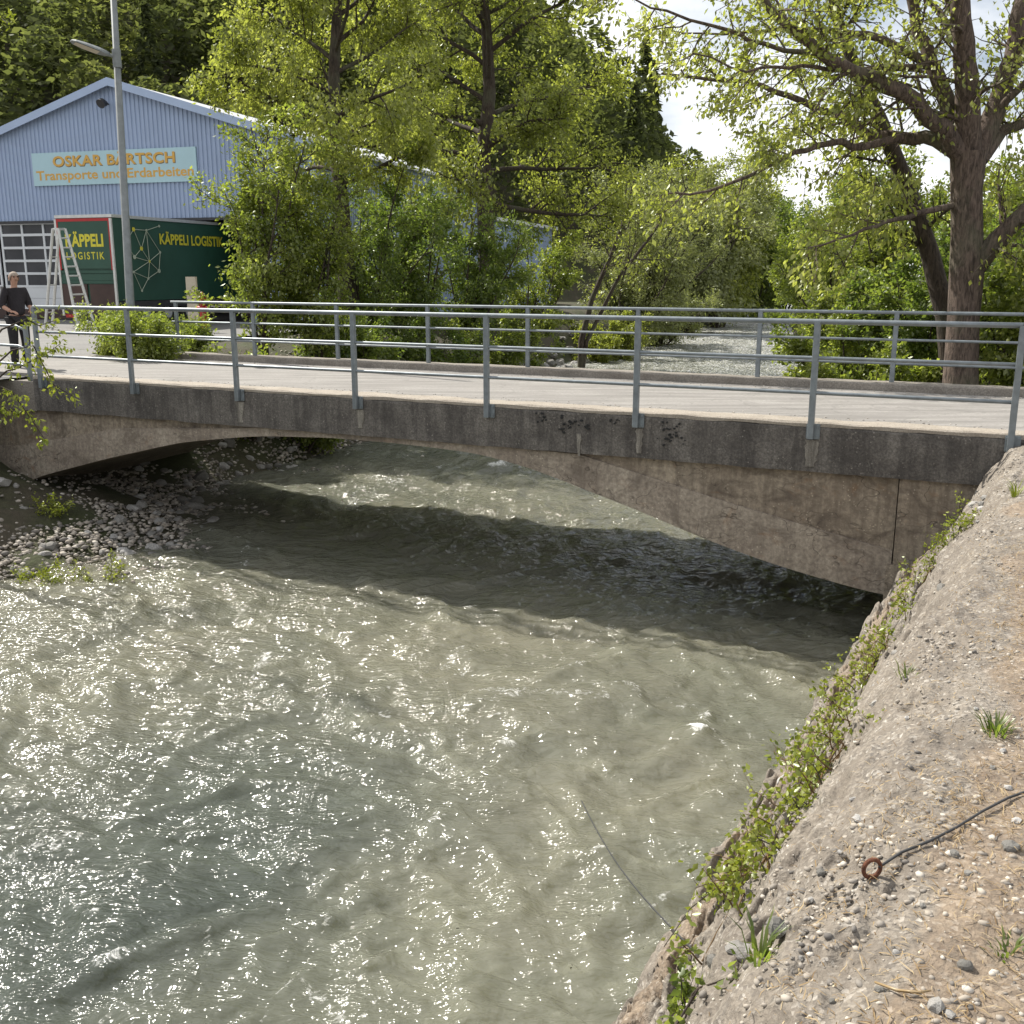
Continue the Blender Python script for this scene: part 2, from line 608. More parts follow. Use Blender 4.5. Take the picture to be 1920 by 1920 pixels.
def embankment_mat():
    m, nt, b = new_mat('crumbling_concrete_and_dirt')
    v = coords(nt)
    big = noise(nt, v, 1.1, 6, 0.6, 0.4)
    mid = noise(nt, v, 6.5, 7, 0.65, 0.5)
    fine = noise(nt, v, 55, 5, 0.7)
    vo = nt.nodes.new('ShaderNodeTexVoronoi')
    vo.inputs['Scale'].default_value = 75
    nt.links.new(v, vo.inputs['Vector'])
    at = nt.nodes.new('ShaderNodeAttribute')
    at.attribute_name = 'dirt'
    conc = mix(nt, ramp(nt, big, [(0.38, 0.0), (0.64, 1.0)]), (0.15, 0.127, 0.104), (0.225, 0.194, 0.158))
    conc = mix(nt, ramp(nt, mid, [(0.30, 0.6), (0.52, 0.0)]), conc, (0.12, 0.10, 0.08))
    sep = nt.nodes.new('ShaderNodeSeparateColor')
    nt.links.new(vo.outputs['Color'], sep.inputs[0])
    agg = ramp(nt, sep.outputs[0], [(0.0, (0.13, 0.12, 0.11)), (0.45, (0.27, 0.24, 0.20)), (0.8, (0.33, 0.29, 0.24)), (1.0, (0.55, 0.52, 0.47))])
    conc = mix(nt, ramp(nt, mid, [(0.42, 0.15), (0.62, 0.7)]), conc, agg)
    soil = mix(nt, ramp(nt, mid, [(0.4, 0.0), (0.6, 1.0)]), (0.15, 0.10, 0.06), (0.25, 0.18, 0.115))
    soil = mix(nt, 0.35, soil, agg)
    df = math_n(nt, 'ADD', at.outputs['Fac'], math_n(nt, 'MULTIPLY', math_n(nt, 'SUBTRACT', big, 0.5), 1.6))
    c = mix(nt, ramp(nt, df, [(0.40, 0.0), (0.60, 1.0)]), conc, soil)
    c = mix(nt, ramp(nt, fine, [(0.36, 0.5), (0.56, 0.0)]), c, (0.10, 0.085, 0.068))
    nt.links.new(c, b.inputs['Base Color'])
    b.inputs['Roughness'].default_value = 0.95
    n1 = bump(nt, b, mid, 0.7, 0.04)
    n2 = bump(nt, b, fine, 0.6, 0.012, n1)
    bump(nt, b, vo.outputs['Distance'], 0.35, 0.006, n2)
    return m


def water_mat():
    m, nt, b = new_mat('milky_river_water')
    v = coords(nt, rot=(0, 0, R(24)))
    at = nt.nodes.new('ShaderNodeAttribute')
    at.attribute_name = 'foam_sheen'
    big = noise(nt, v, 0.35, 3, 0.5)
    col_w = mix(nt, ramp(nt, big, [(0.35, 0.0), (0.65, 1.0)]), (0.125, 0.128, 0.098), (0.168, 0.162, 0.122))
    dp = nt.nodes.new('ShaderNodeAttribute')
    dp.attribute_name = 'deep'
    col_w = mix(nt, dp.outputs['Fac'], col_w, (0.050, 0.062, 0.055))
    fb = noise(nt, v, 11, 7, 0.75, 0.8)
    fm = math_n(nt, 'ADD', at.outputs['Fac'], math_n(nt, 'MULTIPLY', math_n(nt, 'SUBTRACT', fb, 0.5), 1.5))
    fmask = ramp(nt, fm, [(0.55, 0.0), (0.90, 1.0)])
    nt.links.new(mix(nt, fmask, col_w, (0.72, 0.72, 0.70)), b.inputs['Base Color'])  # white of foam, and of the painted sky sheen upstream
    b.subsurface_method = 'BURLEY'
    b.inputs['Subsurface Weight'].default_value = 1.0
    b.inputs['Subsurface Radius'].default_value = (1.0, 1.0, 0.8)
    b.inputs['Subsurface Scale'].default_value = 0.22
    rr = ramp(nt, fmask, [(0.0, 0.115), (1.0, 0.55)])
    nt.links.new(rr, b.inputs['Roughness'])
    b.inputs['IOR'].default_value = 1.38
    vr = coords(nt, scale=(0.9, 2.0, 1.0), rot=(0, 0, R(10)))
    w1 = noise(nt, vr, 4.0, 3, 0.5, 0.4)
    w2 = noise(nt, vr, 11.0, 2, 0.5, 0.25)
    vp = coords(nt, scale=(1.6, 0.7, 1.0), rot=(0, 0, R(6)))
    patch = noise(nt, vp, 1.0, 4, 0.6, 1.0)
    pm = ramp(nt, patch, [(0.40, 0.15), (0.64, 1.0)])
    n1 = bump(nt, b, w1, 1.0, 0.10)
    n2 = bump(nt, b, math_n(nt, 'MULTIPLY', w2, pm), 1.0, 0.043, n1)
    w3 = noise(nt, vr, 38.0, 1, 0.5, 0.2)
    bump(nt, b, math_n(nt, 'MULTIPLY', w3, pm), 0.5, 0.007, n2)
    return m


M['terrain'] = terrain_mat()
M['embankment'] = embankment_mat()
M['water'] = water_mat()


def glass_dark():
    m, nt, b = new_mat('dark_window_glass')
    f = noise(nt, coords(nt), 0.8, 3)
    nt.links.new(ramp(nt, f, [(0.3, (0.025, 0.028, 0.035)), (0.7, (0.06, 0.06, 0.07))]), b.inputs['Base Color'])
    b.inputs['Roughness'].default_value = 0.12
    b.inputs['IOR'].default_value = 1.45
    return m


M['glass'] = glass_dark()

# ================================================================ THE SETTING
# banks as x(y)
LB = np.array([(-40, -36), (-10, -19), (2, -13), (9, -9.4), (13.1, -7.7), (14.0, -6.3), (15, -5.55), (16.3, -5.15), (17.5, -5.4), (19, -5.9), (20.7, -5.8), (22.6, -4.8), (25.5, -3.5), (48, 2.2), (93, 18.6), (160, 40), (300, 92), (700, 240)])
RB = np.array([(-40, -24.5), (-10, -7.5), (0, -1.98), (5.05, 0.82), (11.84, 4.55), (14.5, 5.7), (18, 6.5), (25, 8.3), (43, 12.7), (88, 23.5), (160, 47), (300, 99), (700, 247)])


def lbank(y):
    return np.interp(y, LB[:, 0], LB[:, 1])


def rbank(y):
    return np.interp(y, RB[:, 0], RB[:, 1])


def hill(x, y):
    up = 0.66 * (y - 88) + 0.25 * np.clip(-x - 20, 0, 200)
    flank = 1.10 * (0.172 * y - x)
    h = np.minimum(up, flank)
    return np.clip(h, 0, 150)


def land(x, y):
    dl = (lbank(y) - x) * 0.92
    dr = (x - rbank(y)) * 0.9
    zl = np.interp(dl, [-3, -1.2, 0, 1.0, 2.2, 3.4, 4.8, 6.2, 9, 40], [-1.0, -0.6, -0.02, 0.22, 0.62, 1.15, 1.75, 2.3, 2.47, 2.47])
    zl2 = np.interp(dl, [-3, -1.2, 0, 0.5, 1.2, 2.2, 4, 9, 40], [-1.0, -0.6, -0.02, 0.45, 1.35, 2.0, 2.35, 2.47, 2.47])
    k = smooth(19.5, 23.0, y)
    zl = zl * (1 - k) + zl2 * k
    zr = np.interp(dr, [-3, -1.2, 0, 0.8, 1.6, 3.0, 8, 40], [-1.0, -0.6, -0.02, 0.9, 1.6, 2.1, 2.45, 2.5])
    z = np.where(dl > -3, zl, np.where(dr > -3, zr, -1.0))
    far = smooth(22, 36, y)
    z = np.where(dl > 4, z - 0.3 * far, z)
    # keep the sheet well under the built embankment on the near right bank
    near_r = (1 - smooth(11.0, 14.0, y)) * (dr > -2.0)
    z = z - 0.75 * near_r
    return z + hill(x, y)


def fill_axis(a, b, step, lo, hi, k):
    core = np.arange(a, b, step)
    out = []
    s, p = step, b
    while p < hi:
        out.append(p)
        s *= k
        p += s
    out.append(hi)
    pre = []
    s, p = step, a
    while p > lo:
        s *= k
        p -= s
        pre.append(max(p, lo))
    return np.unique(np.concatenate([pre[::-1], core, out]))


xs = fill_axis(-18, 20, 0.4, -1200, 1200, 1.13)
ys = fill_axis(4, 60, 0.4, -300, 1800, 1.09)
X, Y = np.meshgrid(xs, ys)
Z = land(X, Y)
nz = fbm(X * 0.9, Y * 0.9, 4, 3) * 0.14 + fbm(X * 0.09, Y * 0.09, 3, 5) * np.where(hill(X, Y) > 1, 5.0, 0.05)
flat = ((lbank(Y) - X) * 0.92 > 6.0) & (Y < 95)
Z = Z + np.where(flat, -0.09, nz)
me = mesh_np('ground', np.stack([X.ravel(), Y.ravel(), Z.ravel()], 1), grid_faces(len(ys), len(xs)))
ground = link('ground', me, M['terrain'], None, True)
tag(ground, kind='structure')

# ---------------------------------------------------------------- water
NR, NC = 900, 420
yr = -1.0 + np.geomspace(3.0, 420.0, NR)
u = np.linspace(-0.06, 1.06, NC)
YY = np.repeat(yr[:, None], NC, 1)
lb = lbank(yr)[:, None]
rb = rbank(yr)[:, None]
XX = lb + (rb - lb) * u[None, :]
ca, sa = math.cos(R(25)), math.sin(R(25))
al = XX * sa + YY * ca          # along the river
ac = XX * ca - YY * sa          # across
wx = fbm(al * 0.35, ac * 0.35, 3, 11) * 1.1
wy = fbm(al * 0.35 + 9, ac * 0.35, 3, 21) * 1.1
h1 = fbm((al + wx) * 0.62, (ac + wy) * 0.42, 3, 31)
h2 = fbm((al + wx * 0.8 + 0.35 * ac) * 1.7, (ac + wy * 0.8) * 0.7, 4, 41, 0.5)
h3 = fbm((al + wx * 0.5) * 5.0, (ac + wy * 0.5) * 1.9, 3, 51, 0.5)
rid = 1 - np.abs(fbm((al + wx) * 1.15 - 0.4 * ac, (ac + wy) * 0.8 + 4, 3, 61)) * 2.2
damp = np.interp(YY, [0, 40, 120], [1, 0.9, 0.5])
hw = (0.10 * h1 + 0.09 * h2 + 0.027 * h3 + 0.05 * np.clip(rid, 0, 1) ** 2.5) * damp
# standing wave humps
foam_sheen = np.zeros_like(hw)


def hump(px, py, ra, rc, amp, fo):
    global hw, foam_sheen
    p = on_z(px, py, 0)
    a0 = p[0] * sa + p[1] * ca
    c0 = p[0] * ca - p[1] * sa
    g = np.exp(-((al - a0) / ra) ** 2 - ((ac - c0) / rc) ** 2)
    hw = hw + amp * g
    foam_sheen = np.maximum(foam_sheen, fo * g)


hump(1308, 1375, 0.13, 0.15, 0.06, 0.85)
hump(1325, 1340, 0.28, 0.06, 0.04, 0.7)
hump(930, 880, 0.6, 0.35, 0.12, 0.75)
hump(730, 908, 0.4, 0.8, 0.08, 0.6)
hump(880, 1140, 0.14, 0.22, 0.06, 0.7)
hump(950, 1410, 0.12, 0.2, 0.05, 0.75)
hump(820, 1550, 0.22, 0.10, 0.05, 0.6)
hump(1160, 1700, 0.45, 0.07, 0.03, 0.5)
hump(1210, 1830, 0.30, 0.07, 0.03, 0.52)
hump(1110, 1210, 0.2, 0.10, 0.04, 0.6)
hump(200, 1150, 0.6, 1.0, 0.06, 0.35)
steep = np.clip((hw - 0.045) / 0.10, 0, 1)
crest = smooth(0.80, 1.0, rid + 0.25 * h3) * smooth(0.03, 0.10, hw)
foam_sheen = np.clip(np.maximum(foam_sheen, 0.52 * crest) + 0.10 * h2, 0, 1)
fl = XX + 0.12 * YY
stq = 1 - np.abs(fbm(fl * 1.5 + 0.6 * wx, YY * 0.42 + wy * 0.5, 3, 261)) * 4.2
stm = smooth(0.0, 0.30, fbm(fl * 0.6 + 3, YY * 0.35, 3, 271) + 0.04)
foam_sheen = np.maximum(foam_sheen, 0.60 * smooth(0.62, 0.96, stq) * stm)
edge = np.minimum(u, 1 - u)[None, :] * (rb - lb)
foam_sheen = np.maximum(foam_sheen, 0.48 * smooth(0.5, 0.02, edge) * smooth(-0.1, 0.4, h2))
foam_sheen = np.maximum(foam_sheen, np.interp(YY, [22, 34, 90], [0.0, 0.56, 0.70]) + 0.12 * h2)  # upstream riffle foam, thickened to paint in the bright sky reflection
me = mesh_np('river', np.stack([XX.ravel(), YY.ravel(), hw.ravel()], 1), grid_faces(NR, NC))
add_attr(me, 'foam_sheen', foam_sheen)
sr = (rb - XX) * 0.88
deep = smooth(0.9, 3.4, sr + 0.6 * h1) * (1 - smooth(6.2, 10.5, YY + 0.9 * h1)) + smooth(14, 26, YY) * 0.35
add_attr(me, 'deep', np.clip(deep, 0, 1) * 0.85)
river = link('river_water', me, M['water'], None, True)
tag(river, kind='structure')

# ---------------------------------------------------------------- right embankment
WA = R(29)
T2 = np.array([math.sin(WA), math.cos(WA)])
S2 = np.array([math.cos(WA), -math.sin(WA)])
PROF_S = [-2.5, -1.86, -1.76, -1.60, -1.47, -1.22, -1.02, -0.78, -0.55, -0.42, -0.25, 0.3, 1.5, 7.0]
PROF_Z = [-1.2, -0.3, 0.0, 0.55, 0.98, 1.22, 1.58, 2.03, 2.33, 2.42, 2.46, 2.49, 2.52, 2.62]


def cells(x, y, seed):
    """per-cell random value and distance to the cell border"""
    x0, y0 = np.floor(x), np.floor(y)
    f1 = np.full(np.shape(x), 9.0)
    f2 = np.full(np.shape(x), 9.0)
    val = np.zeros(np.shape(x))
    for i in (-1, 0, 1):
        for j in (-1, 0, 1):
            cx, cy = x0 + i, y0 + j
            d = np.hypot(cx + hash2(cx, cy, seed) - x, cy + hash2(cx, cy, seed + 1) - y)
            nearer = d < f1
            f2 = np.where(nearer, f1, np.minimum(f2, d))
            val = np.where(nearer, hash2(cx, cy, seed + 2), val)
            f1 = np.where(nearer, d, f1)
    return val, f2 - f1


def emb_z(s, t, detail=True):
    """height of the embankment"""
    z = np.interp(s, PROF_S, PROF_Z)
    slope = smooth(-1.8, -1.5, s) * (1 - smooth(-0.55, -0.1, s))
    top = smooth(-0.5, 0.2, s)
    z = z + slope * (0.12 * fbm(t * 0.9, s * 1.6, 3, 71) + 0.045 * fbm(t * 3.0 + 1.2 * s, s * 4, 4, 75, 0.55))
    z = z + top * (0.05 * fbm(t * 0.9, s * 0.9, 4, 81) + 0.018 * fbm(t * 5, s * 5, 4, 85))
    if detail:
        rg = 1 - np.abs(fbm(t * 2.3, s * 3.1, 4, 91)) * 2
        low = 1 - smooth(-0.95, -0.55, s)
        z = z - slope * (0.02 + 0.07 * low) * np.clip(rg - 0.72, 0, 1) / 0.28
        band = np.exp(-((s + 1.0) / 0.2) ** 2)
        cw = smooth(-1.75, -1.55, s) * (1 - smooth(-0.95, -0.62, s + 0.3 * fbm(t * 1.2, s * 0.5, 3, 177)))
        v1, e1 = cells(t * 4.2 + 0.8 * fbm(t * 3, s * 3, 2, 171), s * 7.0 + 0.8 * fbm(t * 3 + 5, s * 3, 2, 172), 173)
        v2, e2 = cells(t * 13 + s * 2, s * 17, 183)
        z = z + cw * (0.085 * (v1 - 0.5) - 0.05 * (1 - smooth(0.0, 0.16, e1)) + 0.022 * (v2 - 0.5))
        gr = smooth(-0.75, -0.45, s) * (1 - smooth(-0.35, 0.0, s))
        z = z + gr * 0.010 * (v2 - 0.5)
        z = z + slope * band * (0.10 * fbm(t * 5.5, s * 7, 4, 193, 0.6) - 0.10 * np.clip(np.abs(fbm(t * 2.7 + 7, s * 4, 4, 197)) * 3.2 - 0.55, 0, 0.8))
        z = z + np.exp(-((s + 0.62) / 0.16) ** 2) * 0.016 * fbm(t * 1.3 + s * 4, s * 42, 3, 199)
        z = z + slope * 0.022 * fbm(t * 14, s * 18, 3, 95) + top * 0.008 * fbm(t * 22, s * 22, 3, 97)
    return z


def emb_pt(s, t, dz=0.0):
    z = float(emb_z(np.array([s]), np.array([t]))[0])
    p = T2 * t + S2 * s
    return np.array([p[0], p[1], z + dz])


def emb_pick(x, y):
    """point of the embankment under a pixel"""
    r = ray(x, y)
    k = np.linspace(0.8, 25, 6000)
    P = r[None, :] * k[:, None] + np.array([0, 0, EYE])
    s = P[:, :2] @ S2
    t = P[:, :2] @ T2
    zz = emb_z(s, t)
    i = int(np.argmax(P[:, 2] < zz))
    return float(s[i]), float(t[i]), P[i]


ss = np.unique(np.concatenate([np.linspace(-2.5, -1.8, 12), np.linspace(-1.8, 0.1, 190), np.linspace(0.1, 1.6, 90), np.linspace(1.6, 7, 40)]))
tt = np.unique(np.concatenate([np.linspace(-14, 0.2, 40), 0.2 + np.geomspace(0.8, 12.6, 620) - 0.8]))
Sg, Tg = np.meshgrid(ss, tt)
Zg = emb_z(Sg, Tg)
sh = 0.06 * fbm(Tg * 1.7, Zg * 2.5, 4, 101) * smooth(-1.8, -1.5, Sg) * (1 - smooth(-0.6, -0.1, Sg))
Px = T2[0] * Tg + S2[0] * (Sg + sh)
Py = T2[1] * Tg + S2[1] * (Sg + sh)
NB = np.array([math.sin(BROT), math.cos(BROT)])
VB = np.array([math.cos(BROT), -math.sin(BROT)])
NEAR_D = 11.62
bb = Px * NB[0] + Py * NB[1] - NEAR_D
Zg = np.where(bb > -0.1, np.minimum(Zg, 2.40), Zg)
me = mesh_np('embankment', np.stack([Px.ravel(), Py.ravel(), Zg.ravel()], 1), grid_faces(len(tt), len(ss)))
dirt = smooth(-0.42, 0.0, Sg + 0.25 * fbm(Tg * 0.8, Sg * 0.8, 3, 111)) * 0.9
ledge = np.exp(-((Sg + 1.3) / 0.16) ** 2) * 0.75
add_attr(me, 'dirt', np.maximum(dirt, ledge))
embankment = link('embankment', me, M['embankment'], None, True)
tag(embankment, kind='structure')

# ---------------------------------------------------------------- yard and approach road
def sheet(name, poly_x, y0, y1, n_y, n_x, dz, mat):
    ysv = np.linspace(y0, y1, n_y)
    V = []
    for yv in ysv:
        xa, xb = poly_x(yv)
        for xv in np.linspace(xa, xb, n_x):
            V.append((xv, yv, 0))
    V = np.array(V, float)
    far = smooth(22, 36, V[:, 1])
    V[:, 2] = 2.47 - 0.3 * far + dz
    me = mesh_np(name, V, grid_faces(n_y, n_x))
    return link(name, me, mat, None, True)


def yard_x(y):
    edge = np.interp(y, [8, 13, 15.5, 17.0, 20.6, 22.5, 30, 40, 60, 86], [-15, -10.5, -9.0, -8.2, -7.4, -9.2, -10.0, -7.0, -2.0, 2.0])
    return -70, edge


yard = sheet('yard_paving', yard_x, 8, 86, 120, 60, -0.02, M['yard'])
tag(yard, kind='structure')

# ================================================================ THE BRIDGE
FAR_B = 4.38


def BP(a, b, z):
    p = VB * a + NB * (NEAR_D + b)
    return (p[0], p[1], z)


AV = np.array([VB[0], VB[1], 0])
AN = np.array([NB[0], NB[1], 0])
AZ = np.array([0, 0, 1.0])


def face_az(x, y, D=NEAR_D):
    r = ray(x, y)
    k = D / (r[0] * NB[0] + r[1] * NB[1])
    p = r * k + np.array([0, 0, EYE])
    return p[0] * VB[0] + p[1] * VB[1], p[2]


bridge = empty('arch_bridge', BP(-7, 2.2, 0.0), 'concrete arch road bridge with dark stained edge beam spanning the river', 'bridge')


def strip(name, prof, a_list, mat, wob=0.0, seed=0):
    """extrude a closed (b,z) outline along the bridge"""
    n = len(prof)
    V = []
    for i, a in enumerate(a_list):
        for k, (b, z) in enumerate(prof):
            w = wob * float(fbm(np.array([a * 1.7 + k * 3.3]), np.array([k * 5.1]), 4, seed)[0])
            V.append(BP(a, b + w * 0.5, z + w))
    F = []
    for i in range(len(a_list) - 1):
        for k in range(n):
            F.append((i * n + k, i * n + (k + 1) % n, (i + 1) * n + (k + 1) % n, (i + 1) * n + k))
    m = MB()
    m.add(V, F)
    m.f.append(tuple(range(n)))
    e = (len(a_list) - 1) * n
    m.f.append(tuple(e + k for k in range(n - 1, -1, -1)))
    return m.build(name, mat, bridge)


aL, aR = -14.35, 0.6
av = np.linspace(aL, aR, 240)
ZN, ZF = 2.515, 2.475
strip('edge_beam', [(0.0, 1.955), (0.0, 2.44), (0.012, 2.462), (0.33, 2.462), (0.33, 1.955)], av, M['fascia'], 0.012, 121)
strip('kerb_stone', [(0.004, 2.464), (0.0, 2.50), (0.02, ZN), (0.30, ZN + 0.005), (0.30, 2.464)], av, M['near_kerb'], 0.016, 131)
strip('deck_slab', [(0.332, 1.96), (0.332, 2.44), (4.0, 2.39), (4.0, 1.96)], np.linspace(aL, aR, 3), M['spandrel'])
strip('road_surface', [(0.302, 2.444), (0.302, ZN - 0.005), (4.02, ZF), (4.02, 2.395)], np.linspace(aL - 3.2, aR + 3.5, 30), M['deck'])
strip('edge_beam', [(4.022, 1.95), (4.022, 2.57), (4.04, 2.59), (FAR_B - 0.01, 2.59), (FAR_B, 2.57), (FAR_B, 1.95)], np.linspace(-15.2, aR + 1.5, 200), M['kerb'], 0.012, 141)

# arch and spandrels
arch_px = [(75, 893), (200, 860), (340, 829), (480, 817), (620, 820), (760, 832), (900, 850), (1000, 878), (1100, 918), (1200, 957), (1300, 1000), (1400, 1040), (1500, 1072), (1640, 1112)]
arch = [face_az(x, y, NEAR_D + 0.1) for x, y in arch_px]
arch = [(-17.2, -0.6), (-15.9, 0.25)] + arch[:]
aa = np.array([p[0] for p in arch])
az = np.array([p[1] for p in arch])
a_s = np.linspace(-17.2, aa[-1] + 0.15, 130)
ker = np.interp(a_s, aa, az)
for _ in range(6):
    ker[1:-1] = 0.25 * ker[:-2] + 0.5 * ker[1:-1] + 0.25 * ker[2:]


def arch_solid(name, b0, b1, upper, a_arr, lower, mat, bumpy=0.0, seed=0):
    V, F = [], []
    for i, a in enumerate(a_arr):
        zl, zu = lower[i], upper[i]
        w = bumpy * float(fbm(np.array([a * 1.3]), np.array([seed * 1.0]), 4, seed)[0])
        V += [BP(a, b0 + w, zl), BP(a, b0 + w, zu), BP(a, b1, zu), BP(a, b1, zl)]
    n = 4
    for i in range(len(a_arr) - 1):
        for k in range(n):
            F.append((i * n + k, i * n + (k + 1) % n, (i + 1) * n + (k + 1) % n, (i + 1) * n + k))
    F += [(0, 1, 2, 3), tuple(len(V) - 4 + k for k in (3, 2, 1, 0))]
    m = MB()
    m.add(V, F)
    return m.build(name, mat, bridge)


up = np.full_like(a_s, 1.953)
arch_solid('spandrel_wall', 0.10, 0.45, up, a_s, np.minimum(ker + 0.02, 1.94), M['spandrel'], 0.02, 151)
arch_solid('spandrel_wall', 3.9, 4.25, up - 0.004, a_s, np.minimum(ker + 0.02, 1.93), M['spandrel'], 0.02, 152)
ring_top = np.minimum(np.maximum(ker + 0.13, np.interp(a_s, [-17.2, -15.0, -12.6, -9.5, -6.2, -4.78, -2.76, -1.0], [1.2, 1.3, 1.75, 1.952, 1.951, 1.93, 1.47, 1.12])), 1.951)
sel = a_s < -0.98
arch_solid('arch_ring', 0.072, 4.28, ring_top[sel], a_s[sel], ker[sel], M['arch_ring'], 0.012, 153)
# abutments
ab = MB()
aj = face_az(1672, 1000)[0] + 0.03
ab.add([BP(aj, 0.055, -1.2), BP(3.4, 0.055, -1.2), BP(3.4, 4.3, -1.2), BP(aj, 4.3, -1.2),
        BP(aj, 0.055, 1.952), BP(3.4, 0.055, 1.952), BP(3.4, 4.3, 1.952), BP(aj, 4.3, 1.952)],
       [(0, 1, 5, 4), (1, 2, 6, 5), (2, 3, 7, 6), (3, 0, 4, 7), (4, 5, 6, 7), (3, 2, 1, 0)])
ab.build('abutment', M['spandrel'], bridge)
ft = MB()
ft.add([BP(aj - 0.1, 0.03, -1.2), BP(3.4, 0.03, -1.2), BP(3.4, 4.3, -1.2), BP(aj - 0.1, 4.3, -1.2),
        BP(aj - 0.06, 0.033, 0.98), BP(3.4, 0.033, 0.93), BP(3.4, 4.3, 0.93), BP(aj - 0.06, 4.3, 0.98)],
       [(0, 1, 5, 4), (1, 2, 6, 5), (2, 3, 7, 6), (3, 0, 4, 7), (4, 5, 6, 7), (3, 2, 1, 0)])
ft.build('footing', M['spandrel'], bridge)
ab = MB()
ab.add([BP(-19.5, 0.12, -1.0), BP(-15.0, 0.12, -1.0), BP(-15.0, 4.2, -1.0), BP(-19.5, 4.2, -1.0),
        BP(-19.5, 0.12, 1.94), BP(-16.6, 0.12, 1.94), BP(-16.6, 4.2, 1.94), BP(-19.5, 4.2, 1.94)],
       [(0, 1, 5, 4), (1, 2, 6, 5), (2, 3, 7, 6), (3, 0, 4, 7), (4, 5, 6, 7), (3, 2, 1, 0)])
ab.build('abutment', M['spandrel'], bridge)
ww = MB()
ww.frame_box(BP(-16.8, 0.22, 2.17), AV, AN, AZ, 2.44, 0.2, 0.24)
ww.build('wing_wall_cap', M['kerb'], bridge)
# pale mortar patches under some posts
for a, w, h in ((-10.07, 0.075, 0.30), (-7.98, 0.07, 0.25), (-3.97, 0.055, 0.30), (-1.95, 0.085, 0.30), (0.07, 0.09, 0.2), (-4.75, 0.035, 0.28)):
    m = MB()
    pts = []
    zt = 2.315 if a != -4.75 else 2.2
    K = 9
    rr = random.Random(int(a * 100))
    left, right = [], []
    for k in range(K):
        q = k / (K - 1)
        ww_ = w * (1 - 0.35 * q) * (0.75 + 0.5 * rr.random())
        left.append((a - ww_ + 0.015, zt - h * q))
        right.append((a + w * (1 - 0.4 * q) * (0.7 + 0.5 * rr.random()), zt - h * q))
    V = []
    for k in range(K):
        V += [BP(left[k][0], -0.0115, left[k][1]), BP(right[k][0], -0.0115, right[k][1]), BP(right[k][0], 0.01, right[k][1]), BP(left[k][0], 0.01, left[k][1])]
    F = [(0, 3, 2, 1), (4 * K - 4, 4 * K - 3, 4 * K - 2, 4 * K - 1)]
    for k in range(K - 1):
        for j in range(4):
            F.append((4 * k + j, 4 * k + (j + 1) % 4, 4 * k + 4 + (j + 1) % 4, 4 * k + 4 + j))
    m.add(V, F)
    m.build('mortar_patch', M['patch'], bridge)
# honeycombed holes in the beam: small dark recess chips
chips = MB()
rr = random.Random(4)
for cx_, cy_, sx_, sy_, n_ in ((1065, 795, 28, 14, 26), (1255, 815, 24, 18, 26), (1015, 785, 16, 10, 10), (1150, 787, 14, 8, 7)):
    for k in range(n_):
        x = rr.gauss(cx_, sx_ * 0.55)
        y = rr.gauss(cy_, sy_ * 0.55)
        a, z = face_az(x, y)
        s = rr.uniform(0.006, 0.018)
        ring = [(a + s * rr.uniform(0.6, 1.3) * math.cos(q) * 1.3, z + s * rr.uniform(0.6, 1.2) * math.sin(q)) for q in [j * math.pi / 3 for j in range(6)]]
        chips.add([BP(p, -0.0125, q) for p, q in ring] + [BP(p, 0.0, q) for p, q in ring],
                  [tuple(range(6))] + [(j, (j + 1) % 6, 6 + (j + 1) % 6, 6 + j) for j in range(6)])
ch = chips.build('honeycomb_pits', M['black'], bridge)
tag(ch, kind='stuff')


# ---------------------------------------------------------------- railings
def railing(name, label, posts, b, zt, zm, zl, z_bot, top_r, mid_r, bracket, over=0.0, group=None):
    root = empty(name, BP(posts[len(posts) // 2], b, z_bot), label, 'railing')
    for a in posts:
        m = MB()
        m.frame_box(BP(a, b, (zt + z_bot) / 2), AV, AN, AZ, 0.033, 0.03, (zt - 0.01 - z_bot) / 2, 0.006)
        p = m.build('post', M['steel'], root)
        if bracket:
            m = MB()
            m.frame_box(BP(a + 0.02, -0.016, z_bot + 0.085), AV, AZ, AN, 0.075, 0.085, 0.008, 0.01)
            for dz in (0.03, 0.14):
                m.frame_box(BP(a + 0.07, -0.03, z_bot + dz), AV, AZ, AN, 0.012, 0.012, 0.01)
                m.frame_box(BP(a - 0.04, -0.03, z_bot + dz), AV, AZ, AN, 0.012, 0.012, 0.01)
            m.build('base_plate', M['steel'], p)
    a0, a1 = posts[0] - over, posts[-1] + over
    for z, r in ((zt, top_r), (zm, mid_r), (zl, mid_r)):
        m = MB()
        pts = [BP(a, b - (0.0 if z == zt else 0.0), z) for a in np.linspace(a0, a1, 16)]
        m.tube(pts, r, 10)
        m.build('rail', M['steel'], root, True)
    return root


near_posts = [-14.1, -12.1, -10.06, -8.01, -6.0, -4.0, -1.96, 0.04]
railing('railing', 'galvanised three-bar railing bolted to the dark edge beam above the river', near_posts, -0.055, 3.615, 3.225, 2.845, 2.33, 0.029, 0.021, True)
far_posts = [-15.2 + 1.945 * k for k in range(9)]
railing('railing', 'galvanised three-bar railing standing on the raised kerb, in front of the bushes', far_posts, 4.2, 3.585, 3.2, 2.86, 2.585, 0.026, 0.019, False, 0.12)
